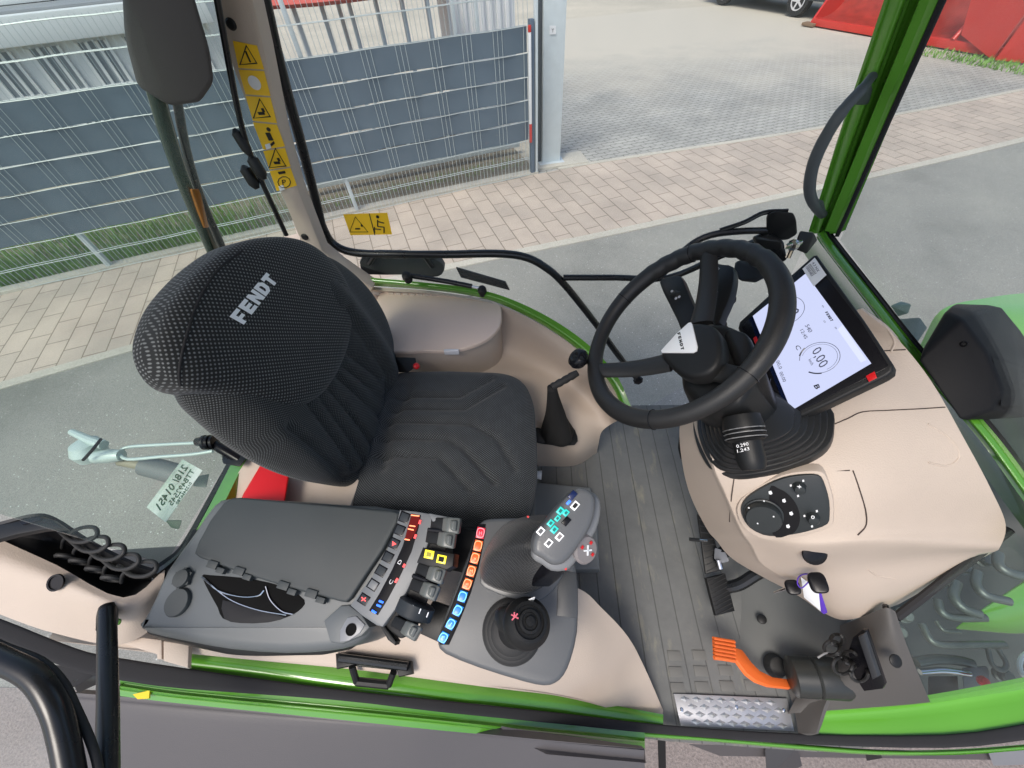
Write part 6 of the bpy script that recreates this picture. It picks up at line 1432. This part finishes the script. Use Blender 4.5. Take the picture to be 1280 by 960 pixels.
# ================================================================== PEDALS, LEVER, KEYS
ap = empty('accelerator_pedal', tuple(P(950, 840, .0)), 'bright orange accelerator pedal with ribbed pad and curved arm', 'pedal')
AP = plane3((893, 798, .12), (920, 828, .12), (985, 855, .08))
for i in range(6):
    y0 = 798+4.7*i; bm = bmesh.new(); add_tube(bm, [AP.at(891.5+.2*i, y0, .0), AP.at(918+.2*i, y0+4.5, .0)], .0048, 8); bobj('pad_rib', bm, ORANGE, ap)
plate('pad', [(891, 796), (919, 801), (921, 827), (893, 824)], AP, .004, ORANGE, ap, bev=.001, lift=-.002)
plate('arm', [(918, 809), (928, 812), (940, 828), (950, 838), (966, 846), (988, 849), (989, 860), (962, 857), (946, 851), (934, 842), (922, 826), (918, 823)], AP, .012, ORANGE, ap, bev=.003, seg=2)
bm = bmesh.new(); add_lathe(bm, P(968, 832, .03), (0, -.2, 1), [(.030, 0), (.028, .01), (.022, .022), (.018, .024), (0, .024)], 24); bobj('rubber_boot', bm, RUBBER, ap)
ph = empty('pedal_housing', tuple(P(1015, 850, .05)), 'dark ribbed drum-shaped pedal housing beside the orange pedal, below loose cables', 'housing')
c1 = P(988, 845, .12); c2 = P(1045, 848, .14)
bm = bmesh.new(); add_lathe(bm, c1, c2-c1, [(.040, 0), (.045, .004), (.045, .05), (.041, .054), (.045, .058), (.045, .115), (.036, .13), (.001, .132)], 32); bobj('drum', bm, mat('drum_grey', (.028, .030, .028), .35), ph, 40)
# cubby with cables in the corner trim
cz = empty('cable_cubby', tuple(P(1085, 825, .3)), 'black recessed socket cubby full of loose cables in the grey corner trim', 'cable')
CUP = plane3((1060, 790, .315), (1100, 790, .375), (1078, 850, .27))
plate('recess', [(1066, 797), (1078, 787), (1083, 788), (1106, 855), (1103, 861), (1080, 864), (1068, 845), (1060, 815)], CUP, .01, BLACKG, cz, bev=.001, lift=.012)
plate('socket_block', [(1072, 796), (1080, 792), (1098, 846), (1090, 850)], CUP, .012, mat('socket_grey', (.03, .032, .036), .4), cz, bev=.003, lift=.03)
for i, (x, y, r_) in enumerate(((1040, 810, 10), (1053, 832, 12), (1074, 842, 11), (1046, 800, 8), (1062, 822, 9))):
    pts = [P(x+r_*math.cos(t*.7854), y+r_*.9*math.sin(t*.7854), .30+.02*math.sin(t*1.5+i)) for t in range(8)]
    bm = bmesh.new(); add_tube(bm, smooth_line(pts, 4, True), .0035, 7, closed=True); bobj('cable_loop', bm, RUBBER, cz)
bm = bmesh.new(); add_tube(bm, smooth_line([P(1022, 822, .28), P(1034, 816, .29), P(1048, 820, .30), P(1062, 832, .30)], 4), .0022, 8); bobj('cable', bm, mat('grey_cable', (.25, .25, .25), .4), cz)
bm = bmesh.new(); add_lathe(bm, P(1119, 826, .36), (.1, -.4, 1), [(.013, 0), (.013, .002), (.010, .004), (0, .004)], 18); bobj('trim_screw', bm, BLACK, TR)
# clutch and brake pedals
PADM = mat_fabric('pedal_mesh', 130, 0, (.012, .012, .012), (.06, .06, .06), R(45), .5)
def pedal(px, z, label, arm, pin=None):
    e = empty('foot_pedal', tuple(P(*px[0], 0)), label, 'pedal', 'two black foot pedals below the dashboard')
    pl_ = plane3((px[0][0], px[0][1], z+.02), (px[1][0], px[1][1], z+.02), (px[-1][0], px[-1][1], z-.01))
    pd = plate('pad', px, pl_, .014, BLACK, e, bev=.003)
    a, b = pl_.at(*px[0], .0016), pl_.at(*px[1], .0016)
    cx = sum(p[0] for p in px)/len(px); cy = sum(p[1] for p in px)/len(px)
    for i in range(9):
        t = (i+.5)/9; A_ = (px[0][0]*(1-t)+px[-1][0]*t, px[0][1]*(1-t)+px[-1][1]*t); B_ = (px[1][0]*(1-t)+px[2][0]*t, px[1][1]*(1-t)+px[2][1]*t)
        bm = bmesh.new(); add_tube(bm, [pl_.at(A_[0]*.92+B_[0]*.08, A_[1]*.92+B_[1]*.08+2, .001), pl_.at(A_[0]*.08+B_[0]*.92, A_[1]*.08+B_[1]*.92-3, .001)], .0011, 5); bobj('tread_rib', bm, mat('rib_grey', (.035, .035, .035), .5), pd)
    bm = bmesh.new(); add_tube(bm, smooth_line([P(*q) for q in arm], 5), .017, 10); bobj('arm', bm, BLACKM, e)
pedal([(883, 723), (907, 717), (919, 764), (895, 770)], .10, 'lower black foot pedal with diagonal tread, nearest the orange pedal', [(905, 735, .09), (925, 730, .12), (950, 715, .16), (985, 700, .25)])
pedal([(872, 642), (888, 655), (904, 712), (882, 717)], .13, 'upper black foot pedal half hidden under the beige dashboard edge', [(895, 700, .12), (905, 690, .16), (930, 680, .22), (960, 670, .30)])
pk = empty('pedal_latch', tuple(P(880, 675, .14)), 'chrome and black latch pin on the side of the upper foot pedal', 'latch')
bm = bmesh.new(); add_tube(bm, [P(862, 674, .17), P(874, 675, .17)], .0055, 10); bobj('pin_grip', bm, BLACK, pk)
bm = bmesh.new(); add_tube(bm, [P(874, 675, .17), P(884, 676, .17)], .003, 8); bobj('pin', bm, CHROME, pk)
bm = bmesh.new(); add_tube(bm, [P(898, 700, .16), P(901, 711, .15)], .007, 10); bobj('spring_bolt', bm, CHROME, pk)
hull('link', [P(893, 684, .16), P(906, 688, .18), P(912, 702, .18), P(900, 705, .15), P(892, 698, .14), P(900, 695, .10)], mat('pewter', (.2, .21, .23), .4), pk, bev=.003)
bl_ = hull('side_pedal_edge', [P(850, 534, .22), P(857, 540, .22), P(857, 572, .18), P(851, 576, .18), P(847, 560, .18), P(853, 555, .12)], BLACK, TR, bev=.003)

# parking brake lever with its cloth gaiter
hl = empty('parking_brake', tuple(P(700, 555, .28)), 'parking brake lever with black grip and soft gaiter between seat and steering wheel', 'lever')
g0 = P(690, 484, .53); g1 = P(722, 466, .55)
bm = bmesh.new(); pts = [g0*(1-t)+g1*t for t in [i/12 for i in range(13)]]; add_tube(bm, pts, [.011+.0012*math.sin(i*2.2) for i in range(12)]+[.009], 12); bobj('grip', bm, RUBBER, hl, 60)
rings = []
for t in [i/10 for i in range(11)]:
    c = g0*(1-t)+P(697, 543, .30)*t; rx = .014+.040*t**1.3; ry = .012+.036*t**1.2
    rings.append([c+Vector((math.cos(a)*rx*(1+.10*math.sin(a*5+t*6)*t), math.sin(a)*ry*(1+.10*math.cos(a*4+t*5)*t), -.006*math.sin(a*3+t*9)*t)) for a in [k*math.pi/10 for k in range(20)]])
loft('gaiter', rings, mat('gaiter_black', (.008, .008, .008), .85), hl, k=2)
plate('gaiter_base', [(668, 545), (672, 530), (690, 526), (712, 528), (722, 545), (719, 556), (695, 556), (672, 553)], plane3((668, 545, .275), (722, 545, .26), (695, 526, .29)), .02, BLACK, hl, bev=.004, smooth=2)
# ignition lock and keys
kq = empty('ignition_key', tuple(H(1017, 695)), 'black ignition key in its lock with a second key, purple ring and white paper tag', 'key')
bm = bmesh.new(); c = H(1018, 692, .0); add_lathe(bm, c, (-.1, -.7, .8), [(.023, 0), (.022, .003), (.015, .006), (0, .006)], 24); bobj('lock_plate', bm, BLACKG, kq)
def keyhead(name, q, r1, r2, h):
    bm = bmesh.new(); c = q; u = (P(1016+10, 706, .55)-P(1016, 706, .55)).normalized(); n_ = (CAM-c).normalized(); n_ = (n_+Vector((0, 0, .5))).normalized(); v = n_.cross(u).normalized(); u = v.cross(n_)
    ol = [c+u*(r1*abs(math.cos(t))**.6*(1 if math.cos(t) > 0 else -1))+v*(r2*abs(math.sin(t))**.6*(1 if math.sin(t) > 0 else -1))+n_*.006 for t in [i*math.pi/16 for i in range(32)]]
    add_prism(bm, ol, n_, h, .003, 3); return bobj(name, bm, BLACKG, kq, 60)
q1 = H(1016, 706, .035); keyhead('key_head', q1, .0155, .0195, .012)
q2 = H(995, 730, .02); q2 = P(991, 734, .40); keyhead('key_head', q2, .0145, .0155, .010)
bm = bmesh.new(); add_tube(bm, [P(981, 736, .40), P(967, 741, .395)], [.003, .0015], 6); bobj('key_blade', bm, CHROME, kq)
rg = [P(998, 722, .43), P(1004, 718, .45), P(1012, 718, .46), P(1016, 722, .46), P(1010, 728, .44), P(1002, 735, .42), P(997, 730, .42)]
bm = bmesh.new(); add_tube(bm, smooth_line(rg, 4, True), .0013, 6, closed=True); bobj('ring', bm, mat('purple_plastic', (.10, .04, .45), .35), kq)
tgp = plane3((1003, 722, .43), (1025, 738, .43), (1012, 760, .36))
plate('paper_tag', [(1001, 722), (1024, 738), (1027, 765), (1005, 747)], tgp, .0015, PAPER, kq, bev=.0003)
plate('tag_edge', [(1023, 737), (1026, 741), (1034, 766), (1030, 768), (1026, 765)], tgp, .002, MATS['purple_plastic'], kq, bev=.0005, lift=.0005)
